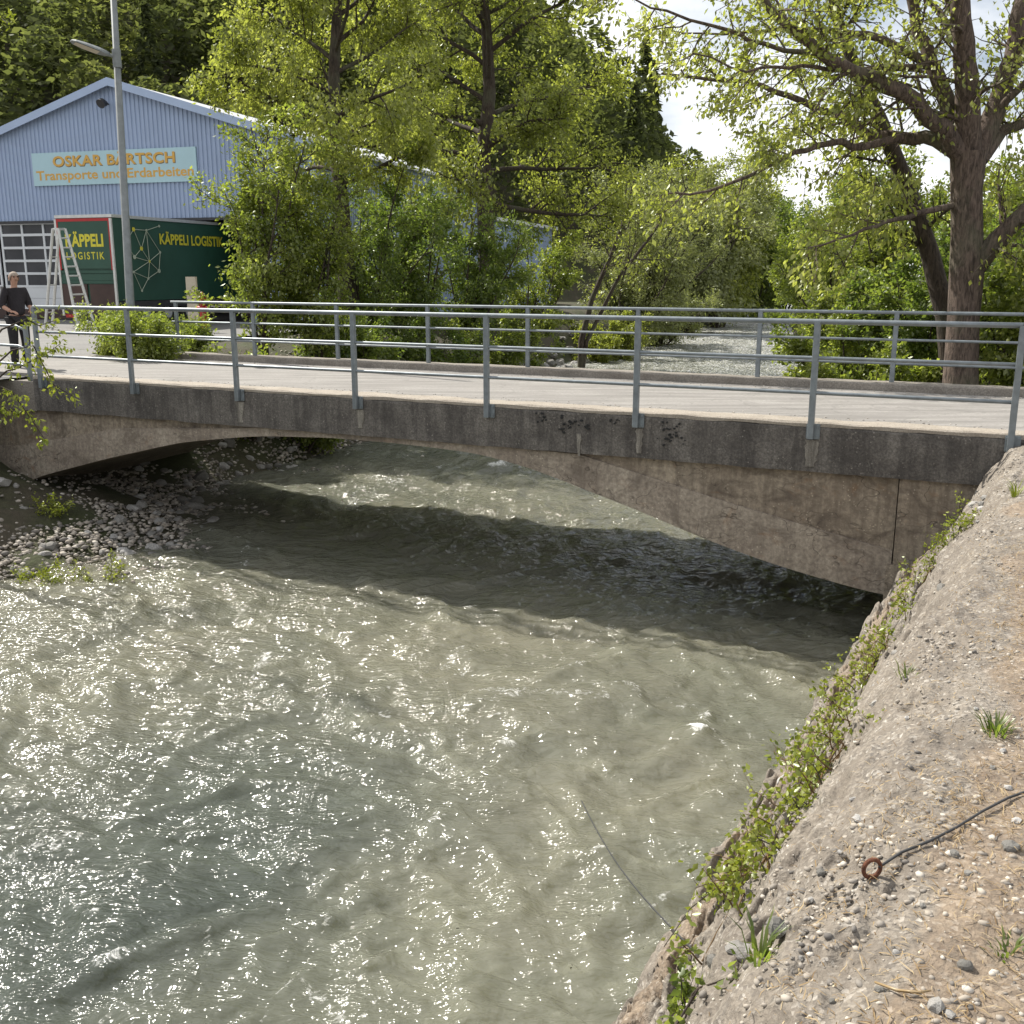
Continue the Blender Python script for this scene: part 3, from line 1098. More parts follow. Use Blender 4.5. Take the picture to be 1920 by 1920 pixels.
# short approach railing at the left end
root = empty('railing', BP(-15.0, 0.1, 2.4), 'short bent railing continuing past the bridge end behind leafy twigs', 'railing')
for a in (-14.55, -16.6):
    m = MB()
    m.frame_box(BP(a, 0.12, 2.85), AV, AN, AZ, 0.03, 0.03, 0.46, 0.006)
    m.build('post', M['steel'], root)
for z in (3.30, 2.98, 2.68):
    m = MB()
    m.tube([BP(-17.2, 0.12, z - 0.02), BP(-15.2, 0.12, z), BP(-14.75, 0.12, z - 0.005), BP(-14.6, 0.12, z - 0.05), BP(-14.55, 0.12, z - 0.12)], 0.022, 8)
    m.build('rail', M['steel'], root, True)


# ================================================================ THE HALL
FD = np.array([0.954, -0.300, 0])        # along the facade, to the right
FN = np.array([0.300, 0.954, 0])         # into the hall
APEX = np.array([-16.80, 46.0, 0])
ZG = 2.18


def HP(t, d, z):
    p = APEX + FD * t + FN * d
    return (p[0], p[1], ZG + z)


hall = empty('warehouse', HP(0, 0, 0), 'large blue sheet-metal warehouse with low gable and company sign', 'building')
HW, EAVE, RIDGE, DOORZ, HL = 9.25, 7.0, 9.78, 4.3, 20.0


def roof_h(t):
    return RIDGE - (RIDGE - EAVE) * abs(t) / HW


def corrugated(name, x0, x1, zlo, zhi, place, mat, parent, pitch=0.24, depth=0.045):
    """vertical trapezoid ribs; place(x, offset, z) -> point"""
    xs_, off = [], []
    x = x0
    while x < x1:
        for dx, o in ((0, 0), (0.38, 0), (0.5, -1), (0.88, -1)):
            xx = x + dx * pitch
            if xx < x1:
                xs_.append(xx)
                off.append(o * depth)
        x += pitch
    xs_.append(x1)
    off.append(0)
    V, F = [], []
    for xx, o in zip(xs_, off):
        V.append(place(xx, o, zlo(xx)))
        V.append(place(xx, o, zhi(xx)))
    for i in range(len(xs_) - 1):
        F.append((2 * i, 2 * i + 2, 2 * i + 3, 2 * i + 1))
    m = MB()
    m.add(V, F)
    return m.build(name, mat, parent)


corrugated('gable_cladding', -HW, HW, lambda x: DOORZ, roof_h, lambda x, o, z: HP(x, o, z), M['wall_blue'], hall, 0.21)
corrugated('front_cladding', 6.1, HW, lambda x: 0.0, lambda x: DOORZ - 0.004, lambda x, o, z: HP(x, o, z), M['wall_blue'], hall, 0.21)
corrugated('side_cladding', 0, HL, lambda x: 0.0, lambda x: EAVE, lambda x, o, z: HP(HW - o, x, z), M['wall_blue'], hall, 0.21)
m = MB()
m.add([HP(-HW, 0.05, 0), HP(-HW, HL, 0), HP(-HW, HL, EAVE), HP(-HW, 0.05, EAVE)], [(0, 1, 2, 3)])
m.add([HP(-HW, HL, 0), HP(HW, HL, 0), HP(HW, HL, EAVE), HP(0, HL, RIDGE), HP(-HW, HL, EAVE)], [(0, 1, 2, 3, 4)])
m.build('rear_wall', M['interior'], hall)
for s in (-1, 1):
    m = MB()
    e = HW + 0.35
    ze = roof_h(e)
    m.add([HP(0, -0.3, RIDGE + 0.02), HP(s * e, -0.3, ze + 0.02), HP(s * e, HL + 0.3, ze + 0.02), HP(0, HL + 0.3, RIDGE + 0.02),
           HP(0, -0.3, RIDGE + 0.16), HP(s * e, -0.3, ze + 0.16), HP(s * e, HL + 0.3, ze + 0.16), HP(0, HL + 0.3, RIDGE + 0.16)],
          [(0, 1, 2, 3), (4, 5, 6, 7), (0, 1, 5, 4), (1, 2, 6, 5), (2, 3, 7, 6), (3, 0, 4, 7)])
    rf = m.build('roof', M['roof'], hall)
    m = MB()
    m.add([HP(0, -0.36, RIDGE - 0.12), HP(s * e, -0.36, ze - 0.12), HP(s * e, -0.36, ze + 0.2), HP(0, -0.36, RIDGE + 0.2),
           HP(0, -0.303, RIDGE - 0.12), HP(s * e, -0.303, ze - 0.12), HP(s * e, -0.303, ze + 0.2), HP(0, -0.303, RIDGE + 0.2)],
          [(0, 1, 2, 3), (7, 6, 5, 4), (0, 4, 5, 1), (1, 5, 6, 2), (2, 6, 7, 3), (3, 7, 4, 0)])
    m.build('verge_trim', M['trim_blue'], rf)
m = MB()
m.frame_box(HP(-1.6, -0.03, DOORZ - 0.06), FD, FN, AZ, 7.6, 0.06, 0.055)
m.build('lintel_trim', M['dark_metal'], hall)
m = MB()
m.frame_box(HP(HW + 0.0, -0.02, EAVE / 2), FD, FN, AZ, 0.09, 0.09, EAVE / 2)
m.build('corner_trim', M['trim_blue'], hall)
# wall lamp under the gable
m = MB()
c = np.array(HP(-0.24, -0.35, 8.97))
m.tube([c + FN * 0.30, c + FN * 0.1 + AZ * 0.05], 0.035, 8)
m.tube([c + FN * 0.12, c + AZ * 0.02 - FN * 0.1, c - FN * 0.22 - AZ * 0.06], [0.11, 0.17, 0.2], 12)
wlamp = m.build('wall_lamp', M['dark_metal'], hall)


# lower rear annex
annex = empty('warehouse', HP(HW, HL + 8, 0), 'lower blue sheet-metal annex with pale roof edge behind the bushes', 'building')
AE, AW2 = 5.15, 8.0
corrugated('side_cladding', HL + 0.02, HL + 15.8, lambda x: 0.0, lambda x: AE, lambda x, o, z: HP(HW + 0.12 - o, x, z), M['wall_blue'], annex, 0.21)
m = MB()
m.add([HP(HW + 0.12, HL + 15.8, 0), HP(HW - AW2, HL + 15.8, 0), HP(HW - AW2, HL + 15.8, AE + 0.6), HP(HW + 0.12, HL + 15.8, AE)], [(0, 1, 2, 3)])
m.build('end_wall', M['wall_blue'], annex)
m = MB()
m.add([HP(HW + 0.12, HL + 0.05, 0), HP(HW - AW2, HL + 0.05, 0), HP(HW - AW2, HL + 0.05, AE + 0.6), HP(HW + 0.12, HL + 0.05, AE)], [(0, 1, 2, 3)])
m.build('end_wall', M['wall_blue'], annex)
m = MB()
m.add([HP(HW + 0.5, HL + 0.03, AE), HP(HW + 0.5, HL + 16.2, AE), HP(HW - AW2, HL + 16.2, AE + 0.62), HP(HW - AW2, HL + 0.03, AE + 0.62),
       HP(HW + 0.5, HL + 0.03, AE + 0.22), HP(HW + 0.5, HL + 16.2, AE + 0.22), HP(HW - AW2, HL + 16.2, AE + 0.84), HP(HW - AW2, HL + 0.03, AE + 0.84)],
      [(0, 3, 2, 1), (4, 5, 6, 7), (0, 1, 5, 4), (1, 2, 6, 5), (2, 3, 7, 6), (3, 0, 4, 7)])
m.build('roof', M['white_panel'], annex)


# text as mesh
def text_mesh(name, body, place, width, height, mat, parent, bold=0.0, depth=0.0, space=1.0):
    cu = bpy.data.curves.new('t', 'FONT')
    cu.body = body
    cu.offset = bold
    cu.space_character = space
    cu.resolution_u = 3
    ob = bpy.data.objects.new('t', cu)
    me = bpy.data.meshes.new_from_object(ob)
    bpy.data.objects.remove(ob)
    co = np.empty(len(me.vertices) * 3, dtype=np.float32)
    me.vertices.foreach_get('co', co)
    co = co.reshape(-1, 3)
    mn, mx = co.min(0), co.max(0)
    sx = width / (mx[0] - mn[0])
    sy = height / (mx[1] - mn[1])
    polys = sorted(((min(co[v, 0] for v in p.vertices), max(co[v, 0] for v in p.vertices), tuple(p.vertices)) for p in me.polygons), key=lambda q: q[0])
    words, reach = [], -1e9
    for a, b, vs_ in polys:
        if a > reach + 0.16 * space or not words:
            words.append([])
        words[-1].append(vs_)
        reach = max(reach, b)
    for w in words:
        ids = sorted({v for f in w for v in f})
        mp = {v: i for i, v in enumerate(ids)}
        m = MB()
        m.add([place((co[v, 0] - mn[0]) * sx, (co[v, 1] - mn[1]) * sy) for v in ids], [tuple(mp[v] for v in f) for f in w])
        m.build(name, mat, parent)
    bpy.data.meshes.remove(me)


sign = empty('company_sign', HP(-0.25, -0.1, 5.76), 'long pale turquoise company sign with orange lettering on the gable', 'sign')
SX0, SX1, SZ0, SZ1 = -4.42, 3.9, 5.76, 7.13
m = MB()
m.frame_box(HP((SX0 + SX1) / 2, -0.09, (SZ0 + SZ1) / 2), FD, AZ, FN, (SX1 - SX0) / 2, (SZ1 - SZ0) / 2, 0.03)
m.build('board', M['sign_board'], sign)
text_mesh('lettering', 'OSKAR BÄRTSCH', lambda x, z: HP(-3.32 + x + 0.03, -0.1235, 6.53 + z - 0.03), 6.2, 0.54, M['letter_side'], sign, 0.03, 0, 1.05)
text_mesh('lettering', 'OSKAR BÄRTSCH', lambda x, z: HP(-3.32 + x, -0.128, 6.53 + z), 6.2, 0.54, M['orange'], sign, 0.03, 0, 1.05)
text_mesh('lettering', 'Transporte und Erdarbeiten', lambda x, z: HP(-4.25 + x, -0.125, 5.86 + z), 8.0, 0.52, M['orange'], sign, 0.022)

# sectional doors left of the truck bay
for d0, d1, lbl in ((-9.15, -6.9, 0), (-6.75, -3.15, 1)):
    door = empty('sectional_door', HP((d0 + d1) / 2, 0, 0), ['white sectional gate with window rows beyond the standing person', 'white sectional gate with window rows behind the stepladder'][lbl], 'gate')
    m = MB()
    zs = [0.43, 1.44, 2.01, 2.57, 3.14, 3.70, 4.2]
    ncol = 3 if lbl else 2
    for z in zs[1:]:
        m.frame_box(HP((d0 + d1) / 2, 0.10, z), FD, FN, AZ, (d1 - d0) / 2, 0.03, 0.055)
    cols_x = np.linspace(d0 + 0.05, d1 - 0.05, ncol + 1)
    for x in cols_x:
        m.frame_box(HP(x, 0.104, 2.82), FD, FN, AZ, 0.05, 0.03, 1.42)
    m.build('door_frame', M['white_panel'], door)
    for i in range(1, len(zs) - 1):
        for j in range(ncol):
            m = MB()
            m.frame_box(HP((cols_x[j] + cols_x[j + 1]) / 2, 0.13, (zs[i] + zs[i + 1]) / 2), FD, FN, AZ, (cols_x[j + 1] - cols_x[j]) / 2 - 0.02, 0.008, (zs[i + 1] - zs[i]) / 2 - 0.02)
            m.build('pane', M['glass'], door)
    for z0, z1 in ((0.43, 0.91), (0.92, 1.38)):
        m = MB()
        m.frame_box(HP((d0 + d1) / 2, 0.11, (z0 + z1) / 2), FD, FN, AZ, (d1 - d0) / 2, 0.03, (z1 - z0) / 2)
        m.build('lower_panel', M['white_panel'], door)
    m = MB()
    m.frame_box(HP((d0 + d1) / 2, 0.12, 0.215), FD, FN, AZ, (d1 - d0) / 2, 0.03, 0.21)
    m.build('bottom_seal', M['brown'], door)

# ---------------------------------------------------------------- truck trailer
TC = at_y(222, 560, 38.6)
TU = np.array([0.33, 0.944, 0])       # towards the trailer's front
TW = np.array([-0.944, 0.33, 0])      # across, away from the corner


def TP(s, w, z):
    p = np.array([TC[0], TC[1], 0]) + TU * s + TW * w
    return (p[0], p[1], ZG + z)


truck = empty('semi_trailer', TP(4, 1.25, 0), 'dark green curtain-sided trailer with yellow lettering backed into the warehouse bay', 'trailer')
TL, TWID, TZ0, TZ1 = 11.5, 2.55, 1.0, 3.98
m = MB()
m.frame_box(TP(TL / 2, TWID / 2, (TZ0 + TZ1) / 2), TU, TW, AZ, TL / 2, TWID / 2 - 0.02, (TZ1 - TZ0) / 2)
m.build('body', M['truck_green'], truck)
m = MB()
m.frame_box(TP(TL / 2, TWID / 2, TZ1 + 0.06), TU, TW, AZ, TL / 2 + 0.03, TWID / 2 + 0.02, 0.055)
m.build('roof_rail', M['alu'], truck)
m = MB()
m.frame_box(TP(-0.03, TWID / 2, 3.05), TW, AZ, TU, TWID / 2 - 0.14, 0.88, 0.025)
board = m.build('rear_board', M['truck_green'], truck)
m = MB()
for w0, w1, z0, z1 in ((0.02, TWID - 0.02, 3.86, 3.96), (0.02, 0.14, 2.12, 3.86), (TWID - 0.14, TWID - 0.02, 2.12, 3.86)):
    m.frame_box(TP(-0.035, (w0 + w1) / 2, (z0 + z1) / 2), TW, AZ, TU, (w1 - w0) / 2, (z1 - z0) / 2, 0.03)
m.build('red_border', M['red'], board)
text_mesh('lettering', 'KÄPPELI', lambda x, z: TP(-0.062, TWID - 0.42 - x, 2.95 + z), 1.72, 0.56, M['yellow'], board, 0.035)
text_mesh('lettering', 'LOGISTIK', lambda x, z: TP(-0.062, TWID - 0.42 - x, 2.50 + z), 1.72, 0.27, M['yellow'], board, 0.015, 0, 1.3)
m = MB()
m.frame_box(TP(-0.02, TWID / 2, 2.05), TW, AZ, TU, TWID / 2 - 0.03, 0.05, 0.04)
m.frame_box(TP(-0.02, TWID / 2, 1.68), TW, AZ, TU, TWID / 2 - 0.03, 0.05, 0.04)
m.frame_box(TP(-0.024, TWID / 2, 1.86), TW, AZ, TU, TWID / 2 - 0.06, 0.12, 0.02)
m.build('rear_crossbar', M['truck_green'], truck)
for k in range(2):
    m = MB()
    m.frame_box(TP(-0.03, TWID * (0.25 + 0.5 * k), 1.06), TW, AZ, TU, TWID / 4 - 0.06, 0.55, 0.02)
    m.build('rear_door', M['brown'], truck)
for w in (0.03, TWID - 0.03):
    m = MB()
    m.frame_box(TP(-0.04, w, 2.2), TW, AZ, TU, 0.045, 1.75, 0.035)
    m.build('corner_post', M['alu'], truck)
m = MB()
m.frame_box(TP(TL / 2, TWID / 2, 0.86), TU, TW, AZ, TL / 2, TWID / 2 - 0.03, 0.12)
m.build('chassis', M['dark_metal'], truck)
for s in (1.6, 2.9, 4.2):
    for w in (0.2, TWID - 0.2):
        m = MB()
        c = np.array(TP(s, w, 0.5))
        m.tube([c - TW * 0.16, c - TW * 0.13, c + TW * 0.13, c + TW * 0.16], [0.44, 0.5, 0.5, 0.44], 20)
        wh = m.build('wheel', M['black'], truck)
        m = MB()
        m.tube([c - TW * 0.175, c - TW * 0.12], [0.2, 0.27], 14)
        m.build('rim', M['alu'], wh)
m = MB()
m.frame_box(TP(0.1, TWID / 2, 0.45), TW, AZ, TU, TWID / 2 - 0.1, 0.09, 0.06)
m.build('rear_bumper', M['dark_metal'], truck)
for w in (0.3, TWID - 0.3):
    m = MB()
    m.frame_box(TP(0.02, w, 0.48), TW, AZ, TU, 0.22, 0.1, 0.03)
    m.build('tail_light', M['red'], truck)
# side print
text_mesh('lettering', 'KÄPPELI LOGISTIK', lambda x, z: TP(2.6 + x, -0.012, 3.10 + z), 4.2, 0.5, M['yellow'], truck, 0.03)
nodes = {}
npx = [(250, 430), (274, 432), (298, 424), (265, 466), (300, 473), (280, 490), (252, 482), (250, 510), (278, 522), (298, 508), (266, 545), (236, 455)]
net = MB()


def side_pt(x, y):
    r = ray(x, y)
    n = -TW
    p0 = np.array([TC[0], TC[1], 0]) + TW * -0.004
    k = ((p0 - np.array([0, 0, EYE])) @ n) / (r @ n)
    return r * k + np.array([0, 0, EYE])


NPt = [side_pt(*p) - TW * 0.006 for p in npx]
for i, j in ((0, 1), (1, 2), (1, 3), (1, 5), (1, 4), (0, 3), (3, 5), (4, 5), (5, 6), (3, 6), (5, 7), (5, 8), (5, 9), (4, 9), (7, 8), (8, 9), (8, 10), (7, 10), (0, 11), (11, 6)):
    net.tube([NPt[i], NPt[j]], 0.013, 4)
net.build('network_print', M['white_line'], truck)
for i, p in enumerate(NPt):
    m = MB()
    m.tube([p + TW * 0.005, p - TW * 0.012], 0.05 if i % 3 else 0.08, 10)
    m.build('network_dot', M['yellow'] if i in (0, 3, 5) else M['white_line'], truck)

# beige panel, red hydrant
p = on_z(360, 588, ZG)
m = MB()
bs = at_y(361, 560, 37.0)
m.frame_box((bs[0], bs[1], ZG + 0.95), FD, AZ, FN, 0.20, 0.93, 0.05)
m.frame_box((bs[0] + 0.02, bs[1] - 0.1, ZG + 0.04), FD, AZ, FN, 0.3, 0.035, 0.2)
bp = m.build('display_panel', M['beige'])
tag(bp, 'tall narrow beige panel standing beside the green trailer', 'panel')
hy = at_y(379, 560, 33.0)
hyd = empty('hydrant', (hy[0], hy[1], ZG), 'small red hydrant by the yard edge beside the bushes', 'hydrant')
m = MB()
q = np.array([hy[0], hy[1], ZG])
m.tube([q, q + AZ * 0.06, q + AZ * 0.08, q + AZ * 1.1, q + AZ * 1.14], [0.16, 0.16, 0.1, 0.1, 0.13], 12)
m.build('barrel', M['red'], hyd, True)
m = MB()
m.tube([q + AZ * 1.14, q + AZ * 1.27, q + AZ * 1.36, q + AZ * 1.42], [0.14, 0.12, 0.06, 0.03], 12)
m.build('cap', M['red'], hyd, True)
for s in (-1, 1):
    m = MB()
    m.tube([q + AZ * 0.92, q + AZ * 0.92 + FD * 0.2 * s], 0.06, 8)
    m.build('outlet', M['red'], hyd, True)

# ---------------------------------------------------------------- stepladder
L0 = on_z(150, 614, ZG + 0.02)
lad = empty('stepladder', (L0[0], L0[1], ZG), 'tall open aluminium stepladder standing in front of the green trailer', 'ladder')
LYD = 36.2


def LPx(x, y, Y):
    return at_y(x, y, Y)


f_l, f_r = at_y(147, 617, 36.3), at_y(180, 614, 36.9)
b_l, b_r = at_y(84, 615, 36.9), at_y(97, 613, 37.4)
for q_ in (f_l, f_r, b_l, b_r):
    q_[2] = ZG + 0.005
tl = LPx(109, 429, 36.6)
tr_ = LPx(122, 429, 37.0)
bl2 = LPx(99, 429, 36.75)
br2 = LPx(111, 429, 37.15)
for pa, pb, nm in ((f_l, tl, 'front_leg'), (f_r, tr_, 'front_leg'), (b_l, bl2, 'rear_leg'), (b_r, br2, 'rear_leg')):
    m = MB()
    m.tube([pa, pb], 0.05, 6)
    m.build(nm, M['alu'], lad)
for k in range(1, 11):
    q = k / 11.0
    m = MB()
    m.tube([f_l + (tl - f_l) * q, f_r + (tr_ - f_r) * q], 0.034, 6)
    m.build('rung', M['alu'], lad)
for k in (2, 5, 8):
    q = k / 11.0
    m = MB()
    m.tube([b_l + (bl2 - b_l) * q, b_r + (br2 - b_r) * q], 0.022, 6)
    m.build('brace', M['alu'], lad)
m = MB()
m.add([tl + AZ * .03, tr_ + AZ * .03, br2 + AZ * .03, bl2 + AZ * .03, tl - AZ * .05, tr_ - AZ * .05, br2 - AZ * .05, bl2 - AZ * .05],
      [(0, 1, 2, 3), (7, 6, 5, 4), (0, 4, 5, 1), (1, 5, 6, 2), (2, 6, 7, 3), (3, 7, 4, 0)])
m.build('top_hinge', M['alu'], lad)

# ---------------------------------------------------------------- street lamp
LY = 23.0
pb = at_y(246, 620, LY)
pt = at_y(213, 0, LY)
pole_x = pb[0]
lz = 2.47 - 0.3 * float(smooth(22, 36, LY))
lamp = empty('street_lamp', (pole_x, LY, lz), 'tall grey steel pole carrying a flat street light on a short arm', 'street lamp')
base = np.array([pole_x, LY, lz])
ptop = at_y(213, 0, LY)
lean = ptop - base
lean = lean / lean[2]
m = MB()
m.tube([base, base + lean * 1.0, base + lean * 1.02, base + lean * 10.6], [0.105, 0.1, 0.09, 0.05], 16)
m.build('pole', M['pole'], lamp, True)
m = MB()
m.tube([base - AZ * 0.02, base + AZ * 0.05, base + AZ * 0.06], [0.2, 0.2, 0.12], 16)
m.build('base_flange', M['pole'], lamp)
arm0 = base + lean * (at_y(218, 108, LY)[2] - lz)
tip = at_y(133, 76, LY - 0.5)
dirv = tip - arm0
m = MB()
m.tube([arm0, arm0 + dirv * 0.22], 0.035, 8)
m.tube([arm0 - AZ * 0.2, arm0 + AZ * 0.16], 0.09, 12)
m.build('arm', M['pole'], lamp)
dl = dirv / np.linalg.norm(dirv)
sd = np.cross(dl, AZ)
sd /= np.linalg.norm(sd)
upv = np.cross(sd, dl)
m = MB()
prof = [(0.16, 0.04, 0.04), (0.24, 0.11, 0.05), (0.4, 0.19, 0.055), (0.7, 0.20, 0.05), (0.92, 0.16, 0.035), (1.0, 0.08, 0.015)]
V, F = [], []
for q, w, h in prof:
    cpt = arm0 + dirv * q
    V += [cpt - sd * w - upv * h * 0.6, cpt + sd * w - upv * h * 0.6, cpt + sd * w * 0.92, cpt + sd * w * 0.5 + upv * h, cpt - sd * w * 0.5 + upv * h, cpt - sd * w * 0.92]
for i in range(len(prof) - 1):
    for k in range(6):
        F.append((i * 6 + k, i * 6 + (k + 1) % 6, (i + 1) * 6 + (k + 1) % 6, (i + 1) * 6 + k))
F += [tuple(range(6)), tuple(len(V) - 6 + k for k in range(5, -1, -1))]
m.add(V, F)
head = m.build('lamp_head', M['pole'], lamp)
m = MB()
V = []
for q, w, h in prof[2:5]:
    cpt = arm0 + dirv * q
    V += [cpt - sd * w * 0.8 - upv * (h * 0.6 + 0.006), cpt + sd * w * 0.8 - upv * (h * 0.6 + 0.006)]
m.add(V, [(0, 1, 3, 2), (2, 3, 5, 4)])
m.build('lens', M['beige'], head)

# ================================================================ PERSON
def skin_body(name, verts, edges, radii, mat, parent, root=0, levels=2):
    me = bpy.data.meshes.new(name)
    me.from_pydata([tuple(map(float, v)) for v in verts], edges, [])
    me.update()
    o = link(name, me, None, parent)
    sk = o.modifiers.new('skin', 'SKIN')
    for i, r in enumerate(radii):
        if not isinstance(r, (tuple, list)):
            r = (r, r)
        me.skin_vertices[0].data[i].radius = r
        me.skin_vertices[0].data[i].use_root = (i == root)
    sb = o.modifiers.new('sub', 'SUBSURF')
    sb.levels = levels
    sb.render_levels = levels
    me.materials.append(mat)
    return o


PF = on_z(42, 690, 2.487)
person = empty('person', (PF[0], PF[1], 2.487), 'person in black clothes standing on the road at the bridge end', 'person')
fx = np.array([0.75, -0.66, 0])     # facing
fx /= np.linalg.norm(fx)
sxv = np.array([-fx[1], fx[0], 0])


def PP(s, f, z):
    return np.array([PF[0], PF[1], 2.487]) + sxv * s + fx * f + AZ * z


HGT = 1.68
k = HGT / 1.75
bv, be, br = [], [], []


def J(s, f, z, r, par=None):
    bv.append(PP(s * k, f * k, z * k))
    br.append(r * k if not isinstance(r, tuple) else (r[0] * k, r[1] * k))
    if par is not None:
        be.append((par, len(bv) - 1))
    return len(bv) - 1


pel = J(0, 0, 0.95, (0.11, 0.09))
wai = J(0, 0.0, 1.10, (0.10, 0.08), pel)
che = J(0, 0.01, 1.30, (0.11, 0.085), wai)
nk0 = J(0, 0.0, 1.45, (0.06, 0.055), che)
nk1 = J(0, 0.015, 1.52, 0.052, nk0)
hd0 = J(0, 0.035, 1.58, (0.066, 0.078), nk1)
hd1 = J(0, 0.04, 1.66, (0.078, 0.098), hd0)
hd2 = J(0, 0.03, 1.725, (0.06, 0.075), hd1)
for s in (-1, 1):
    sh_ = J(0.175 * s, 0.0, 1.41, 0.05, che)
    el = J(0.245 * s, 0.0, 1.14, 0.042, sh_)
    wr = J(0.19 * s, 0.20, 1.05, 0.033, el)
    hp = J(0.10 * s, 0.0, 0.90, 0.075, pel)
    kn = J(0.11 * s, 0.02, 0.50, 0.066, hp)
    an = J(0.11 * s, -0.02, 0.10, 0.046, kn)
    ft_ = J(0.12 * s, 0.06, 0.035, 0.045, an)
    J(0.125 * s, 0.16, 0.03, 0.035, ft_)
body = skin_body('body', bv, be, br, M['skin'], person, 0, 2)


def sub_chain(name, idx_pts, radii, mat, edges=None, levels=2):
    if edges is None:
        edges = [(i, i + 1) for i in range(len(idx_pts) - 1)]
    return skin_body(name, idx_pts, edges, radii, mat, person, 0, levels)


def KP(s, f, z):
    return PP(s * k, f * k, z * k)


shirt_v = [KP(0, 0, 0.93), KP(0, 0, 1.10), KP(0, 0.01, 1.30), KP(0, 0.0, 1.455)]
shirt_e = [(0, 1), (1, 2), (2, 3)]
shirt_r = [(0.175 * k, 0.14 * k), (0.165 * k, 0.135 * k), (0.185 * k, 0.145 * k), (0.10 * k, 0.09 * k)]
for s in (-1, 1):
    i0 = len(shirt_v)
    shirt_v += [KP(0.178 * s, 0, 1.41), KP(0.25 * s, 0, 1.14), KP(0.235 * s, 0.05, 1.115)]
    shirt_e += [(2, i0), (i0, i0 + 1), (i0 + 1, i0 + 2)]
    shirt_r += [0.084 * k, 0.066 * k, 0.056 * k]
sub_chain('shirt', shirt_v, shirt_r, M['shirt'], shirt_e)
tv = [KP(0, 0, 0.96)]
te, tr2 = [], [(0.16 * k, 0.125 * k)]
for s in (-1, 1):
    i0 = len(tv)
    tv += [KP(0.10 * s, 0, 0.88), KP(0.11 * s, 0.02, 0.5), KP(0.11 * s, -0.02, 0.07)]
    te += [(0, i0), (i0, i0 + 1), (i0 + 1, i0 + 2)]
    tr2 += [0.115 * k, 0.083 * k, 0.07 * k]
sub_chain('trousers', tv, tr2, M['trousers'], te)
for s in (-1, 1):
    sub_chain('shoe', [KP(0.11 * s, -0.06, 0.042), KP(0.115 * s, 0.05, 0.044), KP(0.125 * s, 0.19, 0.036)], [0.046 * k, 0.052 * k, 0.042 * k], M['black'])
    # hand: palm and five fingers
    W = KP(0.19 * s, 0.20, 1.05)
    D = fx * 0.9 - sxv * s * 0.35 - AZ * 0.15
    D /= np.linalg.norm(D)
    Uf = np.cross(D, AZ)
    Uf /= np.linalg.norm(Uf)
    hv = [W, W + D * 0.05, W + D * 0.09]
    he = [(0, 1), (1, 2)]
    hr = [0.026, (0.034, 0.02), (0.036, 0.018)]
    for j, ln in enumerate((0.065, 0.075, 0.07, 0.055)):
        off = Uf * (0.027 - 0.018 * j)
        i0 = len(hv)
        hv += [W + D * 0.095 + off, W + D * (0.095 + ln * 0.5) + off - AZ * 0.01, W + D * (0.095 + ln * 0.85) + off - AZ * 0.035]
        he += [(2, i0), (i0, i0 + 1), (i0 + 1, i0 + 2)]
        hr += [0.0095, 0.009, 0.0075]
    i0 = len(hv)
    hv += [W + D * 0.045 + Uf * 0.04, W + D * 0.08 + Uf * 0.055 - AZ * 0.01]
    he += [(1, i0), (i0, i0 + 1)]
    hr += [0.011, 0.0085]
    sub_chain('hand', hv, hr, M['skin'], he, 1)
# head details
hc = KP(0, 0.04, 1.645)
m = MB()
V, F = [], []
for i in range(7):
    ph = math.pi * 0.5 * i / 6
    for j in range(14):
        a = 2 * math.pi * j / 14
        rr_ = 0.103 * k * math.cos(ph)
        fwd = math.cos(a)
        low = -0.055 if fwd < 0.25 else 0.035
        zz = (0.108 * math.sin(ph) + (low if i == 0 else low * 0.35 * (1 - i / 6))) * k
        V.append(hc + sxv * rr_ * 0.86 * math.sin(a) + fx * (rr_ * 1.06 * fwd - 0.012) + AZ * zz)
for i in range(6):
    for j in range(14):
        F.append((i * 14 + j, i * 14 + (j + 1) % 14, (i + 1) * 14 + (j + 1) % 14, (i + 1) * 14 + j))
m.add(V, F)
m.build('hair', M['hair'], person, True)
m = MB()
m.add([hc + fx * 0.088 * k + AZ * 0.02, hc + fx * 0.118 * k - AZ * 0.02, hc + fx * 0.09 * k + sxv * 0.018 - AZ * 0.028, hc + fx * 0.09 * k - sxv * 0.018 - AZ * 0.028],
      [(0, 1, 2), (0, 3, 1), (1, 3, 2)])
m.build('nose', M['skin'], person)
for s in (-1, 1):
    m = MB()
    c = hc + fx * 0.092 * k + sxv * 0.032 * s + AZ * 0.012
    m.tube([c - fx * 0.01, c, c + fx * 0.006], [0.011, 0.011, 0.006], 8)
    m.build('eye', M['black'], person)
    m = MB()
    c = hc + sxv * 0.082 * s * k - AZ * 0.005
    m.tube([c - AZ * 0.03, c - fx * 0.008, c + AZ * 0.03], [0.008, 0.016, 0.01], 6)
    m.build('ear', M['skin'], person, True)
m = MB()
c = hc + fx * 0.094 * k - AZ * 0.055
m.tube([c - sxv * 0.024, c + fx * 0.004, c + sxv * 0.024], [0.003, 0.006, 0.003], 6)
m.build('mouth', M['rust'], person)

